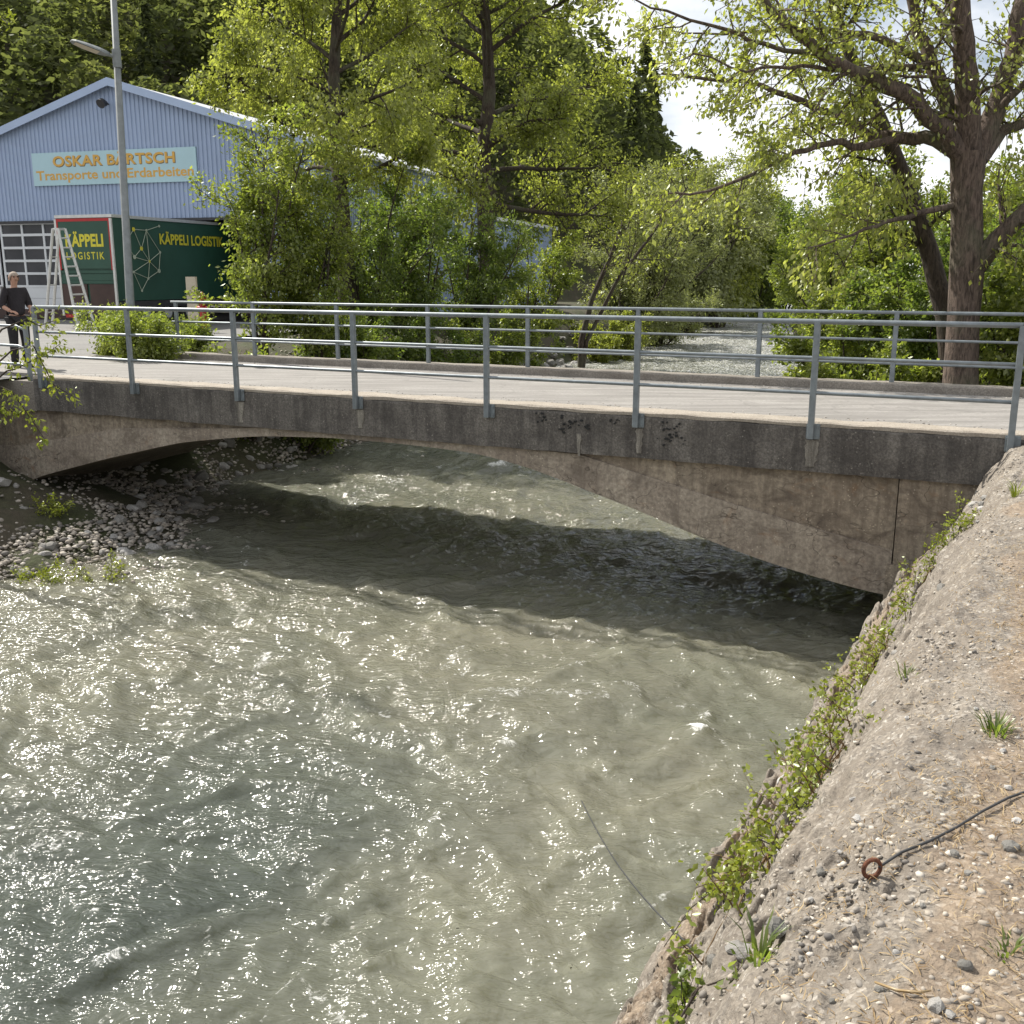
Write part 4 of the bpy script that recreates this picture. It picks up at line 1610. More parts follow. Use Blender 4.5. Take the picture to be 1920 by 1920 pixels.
# ================================================================ VEGETATION
def leaf_obj(name, pos, size, mat, parent, tint, out=None, droop=0.35, aspect=0.55, seed=0, face_up=0.5):
    """folded rhombic leaves, four corners each"""
    r = np.random.default_rng(seed)
    n = len(pos)
    d = r.normal(size=(n, 3))
    if out is not None:
        d += out * 0.9
    d[:, 2] -= droop * 2
    d /= np.linalg.norm(d, axis=1, keepdims=True)
    q = r.normal(size=(n, 3))
    q[:, 2] += face_up * 2.0
    side = np.cross(d, q)
    side /= np.linalg.norm(side, axis=1, keepdims=True) + 1e-9
    nrm = np.cross(side, d)
    L = size[:, None]
    w = L * aspect * 0.5
    p0 = pos
    p1 = pos + d * L * 0.45 + side * w - nrm * w * 0.35
    p2 = pos + d * L - nrm * L * 0.08
    p3 = pos + d * L * 0.45 - side * w - nrm * w * 0.35
    V = np.stack([p0, p1, p2, p3], 1).reshape(-1, 3)
    b = np.arange(n)[:, None] * 4
    F = np.concatenate([b + np.array([[0, 1, 2]]), b + np.array([[0, 2, 3]])], 0)
    me = mesh_np(name, V, F)
    add_attr(me, 'tint', np.repeat(np.clip(tint, 0, 1), 4))
    return link(name, me, mat, parent)


class Tree:
    def __init__(self, seed):
        self.r = random.Random(seed)
        self.mb = MB()
        self.anchor = []   # (point, outward)

    def limb(self, pts, r0, r1, sides=8):
        n = len(pts)
        self.mb.tube(pts, [r0 + (r1 - r0) * i / (n - 1) for i in range(n)], sides, False)

    def wander(self, p, d, length, n, wob, lift):
        pts = [np.array(p, float)]
        d = np.array(d, float)
        d /= np.linalg.norm(d)
        for i in range(n):
            d = d + np.array([self.r.gauss(0, wob), self.r.gauss(0, wob), self.r.gauss(0, wob) + lift])
            d /= np.linalg.norm(d)
            pts.append(pts[-1] + d * length / n)
        return pts

    def sprout(self, pts, level, length, r0, count, spread, lift, start=0.25, leaf_step=0.12, maxlevel=2):
        """children along a polyline"""
        n = len(pts)
        for c in range(count):
            q = start + (1 - start) * (c + self.r.random()) / count
            x = q * (n - 1)
            i = min(int(x), n - 2)
            p = pts[i] + (pts[i + 1] - pts[i]) * (x - i)
            d = pts[i + 1] - pts[i]
            d = d / (np.linalg.norm(d) + 1e-9)
            rnd = np.array([self.r.gauss(0, 1) for _ in range(3)])
            rnd -= d * (rnd @ d)
            rnd /= np.linalg.norm(rnd) + 1e-9
            dd = d * (1 - spread) + rnd * spread + np.array([0, 0, lift])
            ll = length * self.r.uniform(0.6, 1.15) * (1 - 0.35 * q)
            cp = self.wander(p, dd, ll, 4 if level < maxlevel else 3, 0.16, lift * 0.25)
            self.limb(cp, r0 * (1 - 0.4 * q), r0 * 0.3, 5 if level < maxlevel else 3)
            if level < maxlevel:
                self.sprout(cp, level + 1, length * 0.48, r0 * 0.4, max(3, int(count * 0.8)), 0.6, lift, 0.15, leaf_step, maxlevel)
            else:
                self.leafy(cp, leaf_step)
            if level >= maxlevel - 1:
                self.leafy(cp[2:], leaf_step * 1.6)

    def leafy(self, cp, step):
        for i in range(len(cp) - 1):
            seg = cp[i + 1] - cp[i]
            L = np.linalg.norm(seg)
            k = max(1, int(L / step))
            for j in range(k):
                self.anchor.append(cp[i] + seg * (j + self.r.random()) / k)

    def finish(self, root, bark, leafmat, leaf, per=3, jitter=0.08, seed=0, droop=0.2, aspect=0.55, crown_c=None, trunk_name='trunk'):
        self.mb.build(trunk_name, bark, root, True)
        A = np.array(self.anchor)
        r = np.random.default_rng(seed)
        P = np.repeat(A, per, 0)
        P = P + r.normal(size=P.shape) * jitter
        size = leaf * r.uniform(0.6, 1.3, len(P))
        cl = fbm(A[:, 0] * 0.9 + A[:, 2] * 0.4, A[:, 1] * 0.9 + A[:, 2] * 0.7, 3, seed + 5)
        tint = 0.5 + 0.45 * np.repeat(cl, per) + r.normal(size=len(P)) * 0.17
        c = A.mean(0) if crown_c is None else np.array(crown_c)
        out = P - c
        out /= np.linalg.norm(out, axis=1, keepdims=True) + 1e-6
        leaf_obj('crown', P, size, leafmat, root, tint, out, droop, aspect, seed + 9)
        return len(P)


def zland(x, y):
    return float(land(np.array([float(x)]), np.array([float(y)]))[0])


STAT = []


def big_tree(name, label, base, top, r0, limbs, bark, leafmat, leaf, per, seed, lift=0.02, leaf_step=0.13, crown_from=0.25, counts=(6, 5), cat='tree', group=None, width=3.5, jitter=0.1, droop=0.15, bottom_w=0.8):
    base = np.array(base, float)
    top = np.array(top, float)
    root = empty(name, base, label, cat, group)
    t = Tree(seed)
    n = 9
    pts = []
    for i in range(n):
        q = i / (n - 1)
        p = base + (top - base) * q
        p = p + np.array([t.r.gauss(0, 0.07), t.r.gauss(0, 0.07), 0]) * (i > 0) * (1 + q)
        pts.append(p)
    pts[0] = base - AZ * 0.25
    rad = [r0 * (1.25 if i == 0 else 1) * (1 - 0.82 * i / (n - 1)) for i in range(n)]
    t.mb.tube(pts, rad, 10, False)
    H = top[2] - base[2]
    for c in range(limbs):
        q = crown_from + (1 - crown_from) * (c + t.r.random()) / limbs
        x = q * (n - 1)
        i = min(int(x), n - 2)
        p = pts[i] + (pts[i + 1] - pts[i]) * (x - i)
        ang = c * 2.39996 + t.r.uniform(-0.4, 0.4)
        qq = (q - crown_from) / (1 - crown_from)
        env = width * (bottom_w + (1 - bottom_w) * min(1, qq * 3)) * (1 - 0.72 * max(0, qq - 0.35) / 0.65)
        L = env * t.r.uniform(0.75, 1.2)
        el = 0.25 + 0.9 * qq + t.r.uniform(-0.2, 0.2)
        d = np.array([math.cos(ang), math.sin(ang), el])
        lp = t.wander(p, d, L, 6, 0.13, lift)
        rr_ = max(0.018, r0 * 0.32 * (1 - 0.6 * qq))
        t.limb(lp, rr_, rr_ * 0.25, 6)
        t.sprout(lp, 1, L * 0.45, rr_ * 0.45, counts[0], 0.55, lift, 0.25, leaf_step, 2)
    k = t.finish(root, bark, leafmat, leaf, per, jitter, seed, droop)
    STAT.append((name, k, len(t.mb.f)))
    return root


def shrub(name, label, base, height, width, stems, leafmat, leaf, per, seed, bark=None, leaf_step=0.11, lean=(0, 0), counts=7, cat='bush', group=None, jitter=0.09, droop=0.25, aspect=0.55, upright=1.0):
    base = np.array(base, float)
    root = empty(name, base, label, cat, group)
    t = Tree(seed)
    for c in range(stems):
        ang = c * 2.39996 + t.r.uniform(-0.5, 0.5)
        spread = t.r.uniform(0.1, 1.0) ** 0.7
        d = np.array([math.cos(ang) * spread * width / height * 1.2 + lean[0], math.sin(ang) * spread * width / height * 1.2 + lean[1], upright])
        p = base + np.array([t.r.gauss(0, 0.16), t.r.gauss(0, 0.16), 0]) * min(1.5, width * 0.5)
        p[2] = base[2] - 0.15
        L = height * t.r.uniform(0.72, 1.08)
        lp = t.wander(p, d, L, 7, 0.09, 0.02)
        r0 = 0.012 * height ** 0.9
        t.limb(lp, r0, r0 * 0.25, 5)
        t.sprout(lp, 1, height * 0.26, r0 * 0.5, counts, 0.6, 0.03, 0.12, leaf_step, 2)
    k = t.finish(root, bark or M['bark_dark'], leafmat, leaf, per, jitter, seed, droop, aspect, trunk_name='stems')
    STAT.append((name, k, len(t.mb.f)))
    return root


# --- two large spring trees on the far left bank
b1 = at_y(645, 560, 30.0)
t1 = at_y(628, -420, 30.5)
big_tree('tree', 'spring tree with pale yellow-green leaves beside the warehouse corner', (b1[0], 30.0, zland(b1[0], 30.0)), t1, 0.27, 30, M['bark_dark'], M['leaf_spring'], 0.13, 13, 201, 0.0, 0.16, 0.30, (7, 5), width=3.9, jitter=0.15)
b2 = at_y(918, 560, 43.0)
t2_ = at_y(905, -330, 43.0)
big_tree('tree', 'thick-trunked spring tree with spreading low branches above the pale annex roof', (b2[0], 43.0, zland(b2[0], 43.0)), t2_, 0.44, 32, M['bark_dark'], M['leaf_olive'], 0.16, 11, 202, -0.01, 0.20, 0.27, (8, 5), width=5.9, jitter=0.19)

# --- right foreground tree with hand placed limbs
YB = 18.6
rb_ = at_y(1800, 735, YB)
rt = empty('tree', (rb_[0], YB, zland(rb_[0], YB)), 'large broad tree with thick grey trunk forking high above the railing', 'tree')
t = Tree(301)


def limb_px(pl, dy, r0, r1, counts, clen, lift=-0.01, start=0.15, sides=9, YB=YB, step=0.17):
    n = len(pl)
    P = [at_y(x, y, YB + dy * i / (n - 1)) for i, (x, y) in enumerate(pl)]
    Q = []
    for i in range(n - 1):
        for j in range(3):
            f = j / 3
            p = P[i] + (P[i + 1] - P[i]) * f
            if j and i:
                p = p + np.array([t.r.gauss(0, 0.025), t.r.gauss(0, 0.03), t.r.gauss(0, 0.025)])
            Q.append(p)
    Q.append(P[-1])
    t.limb(Q, r0, r1, sides)
    if counts:
        t.sprout(Q, 1, clen, max(r0 * 0.22, 0.02), counts, 0.6, lift, start, step, 2)
    return Q


tb = np.array([rb_[0], YB, zland(rb_[0], YB) - 0.3])
tp = [tb, at_y(1800, 735, YB), at_y(1806, 600, YB), at_y(1812, 520, YB), at_y(1813, 440, YB), at_y(1812, 360, YB), at_y(1816, 285, YB)]
t.mb.tube(tp, [0.42, 0.31, 0.27, 0.29, 0.265, 0.26, 0.30], 16, False)
limb_px([(1805, 300), (1770, 240), (1690, 172), (1600, 135), (1540, 100), (1470, 40), (1415, -30)], -1.5, 0.17, 0.05, 12, 1.7)
limb_px([(1800, 290), (1755, 262), (1690, 258), (1620, 248), (1560, 212), (1480, 180), (1400, 152), (1240, 138)], 1.2, 0.14, 0.02, 13, 1.5)
limb_px([(1800, 280), (1775, 190), (1745, 120), (1720, 60), (1700, -60)], 0.8, 0.17, 0.08, 8, 1.7)
limb_px([(1815, 300), (1814, 180), (1808, 80), (1800, -60)], -0.6, 0.23, 0.14, 8, 1.7)
limb_px([(1825, 300), (1865, 210), (1900, 110), (1918, 0), (1930, -90)], 0.5, 0.20, 0.12, 9, 1.7)
limb_px([(1838, 300), (1880, 245), (1960, 212), (2060, 190)], 1.0, 0.13, 0.04, 8, 1.5)
limb_px([(1825, 505), (1870, 450), (1925, 395), (2000, 300)], -0.6, 0.20, 0.10, 10, 1.5)
limb_px([(1790, 385), (1720, 400), (1660, 416), (1600, 440), (1515, 465)], -1.2, 0.06, 0.012, 10, 1.2)
limb_px([(1690, 258), (1620, 275), (1560, 268), (1490, 285), (1440, 312), (1330, 358), (1235, 368)], -1.6, 0.075, 0.012, 12, 1.2)
limb_px([(1745, 120), (1650, 72), (1580, 60), (1500, 56), (1400, 60), (1270, 62)], 1.4, 0.085, 0.012, 12, 1.4)
limb_px([(1745, 125), (1650, 125), (1560, 132), (1480, 128), (1400, 135), (1300, 100)], -2.0, 0.05, 0.012, 9, 1.2)
limb_px([(1808, 100), (1760, 20), (1700, -60)], 1.5, 0.08, 0.03, 6, 1.4)
limb_px([(1540, 100), (1470, 95), (1380, 60), (1250, 20), (1150, -20)], -1.0, 0.05, 0.01, 11, 1.3)
limb_px([(1875, 200), (1960, 120), (2060, 60)], -1.0, 0.07, 0.03, 6, 1.3)
limb_px([(1808, 60), (1740, -120), (1600, -230), (1420, -300), (1250, -330)], -1.5, 0.12, 0.03, 9, 1.9)
limb_px([(1800, -60), (1800, -250), (1720, -420), (1600, -520)], 0.8, 0.13, 0.04, 9, 1.9)
limb_px([(1700, -50), (1600, -160), (1450, -190), (1300, -180)], 1.0, 0.08, 0.02, 9, 1.7)
limb_px([(1930, -90), (1960, -260), (1920, -420)], 0.5, 0.12, 0.04, 8, 1.9)
k = t.finish(rt, M['bark'], M['leaf_spring'], 0.105, 3, 0.09, 301, 0.5, crown_c=at_y(1750, 100, YB))
STAT.append(('right tree', k, len(t.mb.f)))

# second leaning trunk behind it
YB2 = 20.6
s0 = at_y(1790, 700, YB2)
t = Tree(302)
lt = empty('tree', (s0[0], YB2, zland(s0[0], YB2)), 'slimmer dark tree leaning out over the river behind the thick grey trunk', 'tree')
P = [np.array([s0[0] + 0.1, YB2, zland(s0[0], YB2) - 0.3])] + [at_y(x, y, YB2 + 0.2 * i) for i, (x, y) in enumerate([(1775, 600), (1742, 470), (1695, 335), (1650, 225), (1600, 120), (1568, 30), (1550, -80)])]
t.limb(P, 0.22, 0.08, 10)
t.sprout(P, 1, 1.7, 0.05, 16, 0.65, 0.0, 0.25, 0.17, 2)
k = t.finish(lt, M['bark_dark'], M['leaf_spring'], 0.125, 3, 0.1, 303, 0.4)
STAT.append(('lean', k, len(t.mb.f)))

# --- bushes along the left bank beyond the far railing
G1 = 'bushes along the left bank beyond the bridge'


def at_bank(px, Y, dz=0.0):
    p = at_y(px, 600, Y)
    return (p[0], Y, zland(p[0], Y) + dz)


shrub('sapling', 'slender light-green sapling rising beside the blue gable wall', at_bank(492, 25.5), 5.42, 1.0, 7, M['leaf_bright'], 0.111, 10, 401, None, 0.12, (0, 0), 8)
shrub('sapling', 'leafy sapling clump between the light-green sapling and the first big trunk', at_bank(585, 26.5), 4.82, 1.6, 7, M['leaf_bright'], 0.102, 10, 402, None, 0.12, (0, 0), 8)
shrub('bush', 'dense green bush at the foot of the first big trunk', at_bank(680, 31.0), 5.16, 2.6, 9, M['leaf_green'], 0.111, 10, 403, None, 0.13, (0, 0), 8)
shrub('bush', 'tall green bush in front of the blue side wall', at_bank(770, 33.5), 5.50, 2.6, 9, M['leaf_green'], 0.119, 10, 404, None, 0.14, (0, 0), 8)
shrub('bush', 'green bush below the thick second trunk', at_bank(880, 38.0), 4.99, 2.8, 9, M['leaf_green'], 0.128, 10, 405, None, 0.15, (0, 0), 8)
shrub('bush', 'olive bush in front of the annex corner', at_bank(985, 46.0), 5.16, 3.2, 9, M['leaf_bright'], 0.145, 10, 406, None, 0.17, (0, 0), 7)
shrub('bush', 'low light-green bush just behind the start of the kerb-mounted railing', at_bank(455, 22.3), 1.89, 1.2, 9, M['leaf_bright'], 0.093, 10, 407, None, 0.11, (0, 0), 7)
shrub('bush', 'low bush crowding the kerb between the sapling and the first trunk', at_bank(560, 23.4), 2.24, 1.6, 9, M['leaf_bright'], 0.093, 10, 408, None, 0.11, (0, 0), 7)
shrub('bush', 'low shaded bush behind the kerb under the first big trunk', at_bank(665, 27.0), 2.32, 1.7, 9, M['leaf_green'], 0.102, 10, 409, None, 0.12, (0, 0), 7)
shrub('bush', 'low bush overhanging the stones at the foot of the warehouse-side bank', at_bank(800, 31.0, 0.1), 2.49, 2.0, 9, M['leaf_green'], 0.102, 10, 410, None, 0.12, (0, 0), 7)
shrub('bush', 'bush overhanging the stony bank below the annex wall', at_bank(920, 35.5, 0.1), 2.75, 2.2, 9, M['leaf_bright'], 0.119, 10, 411, None, 0.14, (0, 0), 7)
shrub('bush', 'small weedy bush at the corner where the raised kerb starts', (at_y(265, 600, 20.3)[0], 20.3, 2.42), 1.05, 0.75, 10, M['leaf_bright'], 0.072, 10, 412, None, 0.1, (0, 0), 5)
shrub('bush', 'low weedy bush at the foot of the lamp pole', (at_y(215, 600, 22.0)[0], 22.0, 2.42), 1.15, 0.85, 9, M['leaf_bright'], 0.072, 10, 413, None, 0.1, (0, 0), 5)
shrub('bush', 'weedy bush between the lamp pole and the kerb-mounted railing end', (at_y(330, 600, 22.6)[0], 22.6, 2.40), 0.9, 0.8, 9, M['leaf_bright'], 0.076, 10, 414, None, 0.1, (0, 0), 6)
# willow and leaning stems
shrub('willow', 'silvery grey-green willow leaning over the river bend', at_bank(1165, 57.0), 9.6, 3.6, 16, M['leaf_willow'], 0.20, 14, 421, None, 0.19, (0.25, 0.0), 7, 'tree', None, 0.14, 0.1, 0.3)
shrub('willow', 'rounded willow with drooping grey-green twigs low over the water', at_bank(1225, 62.0), 5.6, 4.2, 16, M['leaf_willow'], 0.19, 13, 422, None, 0.19, (0.15, 0.0), 7, 'tree', None, 0.14, 0.3, 0.3)
shrub('bush', 'brownish dense bush at the water edge below the willow', at_bank(1130, 52.0, 0.1), 2.92, 3.0, 12, M['leaf_olive'], 0.136, 10, 423, None, 0.16, (0.1, -0.1), 8)
lt2 = Tree(425)
q0 = at_bank(1090, 47.0)
lr = empty('tree', q0, 'thin bare-stemmed tree leaning towards the river in front of the willow', 'tree')
for pl, r0 in (([(1090, 640), (1110, 560), (1145, 480), (1175, 400), (1190, 330)], 0.17), ([(1100, 640), (1160, 520), (1215, 450), (1250, 400), (1290, 350)], 0.11)):
    P = [np.array([q0[0], 47.0, q0[2] - 0.2])] + [at_y(x, y, 47 + 0.3 * i) for i, (x, y) in enumerate(pl)]
    lt2.limb(P, r0, 0.03, 8)
    lt2.sprout(P, 1, 2.4, 0.04, 9, 0.6, 0.02, 0.35, 0.3, 2)
lt2.finish(lr, M['bark_dark'], M['leaf_olive'], 0.16, 2, 0.13, 425)
# far riverside trees
G2 = 'far riverside trees'
for px, Y, hgt, wid, sd_, lm, lb_ in ((1345, 84, 13.5, 5.0, 431, 'leaf_olive', 'tall olive riverside tree beyond the willow'),
                                     (1405, 100, 12.0, 5.5, 432, 'leaf_green', 'dark green riverside tree at the river bend on the warehouse side'),
                                     (1290, 76, 11.0, 4.5, 433, 'leaf_willow', 'pale feathery tree rising just behind the willow'),
                                     (1470, 128, 12.5, 6.5, 434, 'leaf_green', 'distant green tree closing off the visible end of the river'),
                                     (1395, 118, 15.0, 6.0, 437, 'leaf_olive', 'distant olive tree behind the dark green tree at the river bend'),
                                     (1545, 118, 12.0, 7.0, 435, 'leaf_green', 'distant green tree beyond the bushes on the path side of the river'),
                                     (1640, 100, 11.0, 7.0, 436, 'leaf_green', 'distant green tree seen between the leaning trunk and the bushes'),
                                     (1860, 80, 9.5, 6.5, 438, 'leaf_green', 'distant green tree behind the lower limb of the thick grey trunk')):
    p = at_y(px, 560, Y)
    shrub('tree', lb_, (p[0], Y, zland(p[0], Y)), hgt, wid, 13, M[lm], 0.30, 20, sd_, None, 0.34, (0, 0), 6, 'tree', None, 0.36)

# right bank bushes
G3 = 'bushes on the right bank'
for px, Y, hgt, wid, sd_, lm, lb_ in ((1600, 26.0, 3.4, 2.4, 441, 'leaf_bright', 'bright green bush hanging over the river behind the kerb-mounted railing'),
                                     (1690, 30.0, 5.6, 2.8, 442, 'leaf_bright', 'tall bright green bush between the leaning trunk and the water'),
                                     (1590, 36.0, 5.0, 2.8, 443, 'leaf_bright', 'bright green bush upstream of the one hanging over the river'),
                                     (1560, 48.0, 6.0, 3.4, 444, 'leaf_bright', 'light green bush at the water edge just before the river bend'),
                                     (1750, 23.5, 3.2, 2.0, 445, 'leaf_green', 'dark green bush at the foot of the leaning trunk'),
                                     (1880, 22.5, 3.3, 2.0, 446, 'leaf_green', 'green bush under the low limb of the thick grey trunk'),
                                     (1850, 30.0, 5.5, 3.0, 447, 'leaf_bright', 'tall leafy bush behind the thick grey trunk'),
                                     (1660, 21.5, 2.2, 1.5, 448, 'leaf_bright', 'low leafy bush just behind the raised kerb over the water'),
                                     (1930, 19.0, 2.8, 1.6, 449, 'leaf_bright', 'leafy bush beside the road end of the kerb-mounted railing')):
    p = at_y(px, 620, Y)
    shrub('bush', lb_, (p[0], Y, max(zland(p[0], Y), 0.3)), hgt, wid, 10, M[lm], 0.095 + Y * 0.0011, 10, sd_, None, 0.115 + Y * 0.0012, (0, 0), 8)

# left foreground twigs: a shrub rooted on the left bank just outside the frame
t = Tree(451)
FB = np.array([-8.3, 14.3, zland(-8.3, 14.3)])
fr = empty('overhanging_shrub', FB, 'thin leafy twigs arching in front of the bridge end where the person stands', 'bush')
for pl, r0 in (([(-90, 860), (-60, 700), (-20, 620), (30, 600), (80, 610), (118, 596)], 0.02),
               ([(-90, 860), (-50, 720), (0, 660), (50, 650), (110, 720), (140, 745)], 0.018),
               ([(-90, 860), (-60, 760), (-10, 700), (40, 690), (90, 660), (112, 645)], 0.018),
               ([(-90, 860), (-70, 780), (-20, 730), (20, 735), (60, 790), (88, 830)], 0.018),
               ([(-90, 860), (-60, 800), (-20, 765), (5, 760), (30, 775)], 0.014),
               ([(-90, 860), (-70, 500), (-60, 250), (-40, 80), (0, 30), (20, 48)], 0.03)):
    P = [FB + np.array([t.r.gauss(0, 0.05), t.r.gauss(0, 0.05), -0.15])] + [at_y(x, y, 14.2 + t.r.uniform(-0.7, 0.3)) for x, y in pl[1:]]
    for i in range(1, len(P) - 1):
        P[i][1] = 14.1 + (P[i][1] - 14.1) * 0.4
    t.limb(P, r0, 0.004, 5)
    t.sprout(P, 2, 0.35, 0.005, 9, 0.6, -0.02, 0.45, 0.045, 2)
    t.leafy(P[-3:], 0.05)
t.finish(fr, M['bark_dark'], M['leaf_vine'], 0.075, 2, 0.03, 451, 0.3)

# vines on the embankment ledge
vine_px = [((1800, 985), 0.30, 110), ((1745, 1065), 0.32, 150), ((1700, 1130), 0.24, 90), ((1640, 1240), 0.34, 220), ((1590, 1330), 0.34, 230), ((1545, 1440), 0.32, 230), ((1490, 1530), 0.26, 150), ((1440, 1600), 0.26, 170), ((1380, 1650), 0.22, 110), ((1345, 1745), 0.20, 70), ((1310, 1850), 0.22, 70)]
vlab = ['yellow-green creeper at the top of the ledge under the bridge beam', 'yellow-green creeper on the ledge beside the abutment', 'small creeper on the ledge where the abutment meets the wall',
        'bushy creeper on the ledge next to the bridge shadow on the water', 'bushy creeper halfway along the ledge', 'broad creeper clump on the ledge above the pale concrete bulge', 'creeper clump on the ledge beside a dark crack',
        'creeper clump on the ledge uphill of the rusty ring', 'thin creeper trailing from the ledge over the water', 'sparse creeper stems on the bare lower slope', 'broad-leaved green weed at the foot of the slope']
for i, ((px, py), rad, cnt) in enumerate(vine_px):
    s_, t_, p_ = emb_pick(px, py)
    root = empty('creeper', emb_pt(s_, t_), vlab[i], 'plant', 'creepers along the wall ledge')
    tr3 = Tree(500 + i)
    for c in range((12, 18, 7, 26, 30, 26, 10, 20, 7, 4, 5)[i]):
        a = tr3.r.uniform(0, 2 * math.pi)
        ds, dt = rad * 0.5 * math.cos(a) * tr3.r.random(), rad * 2.0 * math.sin(a) * tr3.r.random()
        b0 = emb_pt(s_ + ds, t_ + dt, -0.02)
        d = np.array([tr3.r.gauss(0, 0.5) - 0.35, tr3.r.gauss(0, 0.5), 0.9])
        pts = tr3.wander(b0, d, rad * tr3.r.uniform(0.35, 0.95), 5, 0.3, -0.08)
        tr3.limb(pts, 0.004, 0.0015, 4)
        tr3.mb.tube([emb_pt(s_, t_, -0.005), emb_pt(s_ + ds * 0.5, t_ + dt * 0.5, 0.004), b0 + AZ * 0.012], 0.0035, 4, False)
        tr3.leafy(pts[1:], rad * 0.10)
        tr3.sprout(pts, 2, rad * 0.45, 0.0025, 3, 0.6, 0.0, 0.2, 0.03, 2)
    tr3.finish(root, M['straw'] if i % 2 else M['bark_dark'], M['leaf_green'] if i == 10 else M['leaf_vine'], 0.034 if i == 10 else 0.031, 4 if i == 10 else 2, 0.02, 500 + i, 0.1, 0.6, trunk_name='stems')
# long runner trailing out over the water
tr3 = Tree(531)
s_, t_, p_ = emb_pick(1385, 1660)
root = empty('creeper', emb_pt(s_, t_), 'single long runner reaching out from the ledge over the water', 'plant')
A_ = emb_pt(s_, t_)
B_ = at_y(1245, 1775, A_[1] - 0.75)
pts = [A_, A_ + (B_ - A_) * 0.35 + AZ * 0.08, A_ + (B_ - A_) * 0.7 + AZ * 0.08, B_]
tr3.limb(pts, 0.004, 0.002, 4)
tr3.leafy(pts, 0.05)
tr3.finish(root, M['bark_dark'], M['leaf_vine'], 0.034, 2, 0.015, 531, 0.2, trunk_name='stems')

# grass tufts
def tuft(name, label, base, n, h, mat, seed, spread=0.05):
    r = np.random.default_rng(seed)
    V, F, tint = [], [], []
    for i in range(n):
        a = r.uniform(0, 2 * math.pi)
        b = np.array(base) + np.array([math.cos(a), math.sin(a), 0]) * r.uniform(0, spread)
        b[2] -= 0.01
        d = np.array([math.cos(a) * r.uniform(0.1, 0.7), math.sin(a) * r.uniform(0.1, 0.7), 1.0])
        L = h * r.uniform(0.5, 1.1)
        s = np.array([-math.sin(a), math.cos(a), 0]) * 0.004
        m1 = b + d * L * 0.55
        tp_ = b + d * L + np.array([math.cos(a), math.sin(a), -0.6]) * L * 0.25
        k = len(V)
        V += [b - s, b + s, m1 + s * 0.8, m1 - s * 0.8, tp_]
        F += [(k, k + 1, k + 2), (k, k + 2, k + 3), (k + 3, k + 2, k + 4)]
        tint += [float(np.clip(r.normal(0.5, 0.2), 0, 1))] * 5
    me = mesh_np(name, V, F)
    add_attr(me, 'tint', tint)
    o = link(name, me, mat)
    tag(o, label, 'grass')
    return o


for i, ((px, py), n, h, lb_) in enumerate((((1868, 1375), 60, 0.09, 'bright green grass tuft on the gravelly path'), ((1425, 1790), 26, 0.12, 'thin green grass tuft growing from the bare slope'),
                                          ((1700, 1268), 22, 0.08, 'small green sprout at the edge of the concrete crest'), ((1890, 1790), 26, 0.06, 'tiny grass tuft among straw on the path'), ((1905, 930), 26, 0.16, 'grass tuft against the end of the edge beam'))):
    s_, t_, p_ = emb_pick(px, py)
    tuft('grass_tuft', lb_, emb_pt(s_, t_), n, h, M['leaf_green'] if i != 4 else M['leaf_vine'], 560 + i)

# ================================================================ SMALL GROUND DETAIL
def rock_mesh(name, seed, sub=2, flat=0.7):
    bm = bmesh.new()
    bmesh.ops.create_icosphere(bm, subdivisions=sub, radius=1.0)
    r = random.Random(seed)
    ox, oy = r.uniform(0, 50), r.uniform(0, 50)
    for v in bm.verts:
        p = v.co
        n = float(fbm(np.array([p.x * 1.1 + ox + p.z]), np.array([p.y * 1.1 + oy - p.z * 0.7]), 3, seed)[0])
        s = 1 + 0.45 * n
        v.co = Vector((p.x * s * r.uniform(0.97, 1.03), p.y * s * 0.8, p.z * s * flat))
    me = bpy.data.meshes.new(name)
    bm.to_mesh(me)
    bm.free()
    return me


rocks = [rock_mesh('stone', 600 + i, 2) for i in range(7)]
for m_ in rocks:
    m_.materials.append(M['stone'])


def put_stone(p, size, parent, r, mesh=None):
    o = bpy.data.objects.new('stone', mesh or r.choice(rocks))
    col.objects.link(o)
    o.parent = parent
    o.location = p
    o.rotation_euler = (r.gauss(0, 0.2), r.gauss(0, 0.2), r.uniform(0, 6.28))
    o.scale = (size * r.uniform(0.8, 1.25), size * r.uniform(0.8, 1.2), size * r.uniform(0.7, 1.1))
    return o


r = random.Random(9)
cnt = 0
# gravel bar on the left bank: larger stones
for kk in range(3000):
    if cnt >= 225:
        break
    y = r.uniform(12.2, 28.0)
    d = abs(r.gauss(0, 1.1)) - 0.25
    x = lbank(y) - d / 0.92
    if x / y < -0.62:
        continue
    sz = r.choice([0.05, 0.06, 0.07, 0.08, 0.1, 0.14]) * r.uniform(0.8, 1.2)
    z = max(zland(x, y), -0.06) + sz * 0.08
    put_stone((x, y, z), sz, ground, r)
    cnt += 1
# stones along the far left water edge past the bridge
for kk in range(60):
    y = r.uniform(28, 55)
    d = r.gauss(0.2, 0.5)
    x = lbank(y) - d
    put_stone((x, y, max(zland(x, y), -0.05) + 0.05), r.uniform(0.15, 0.35), ground, r)


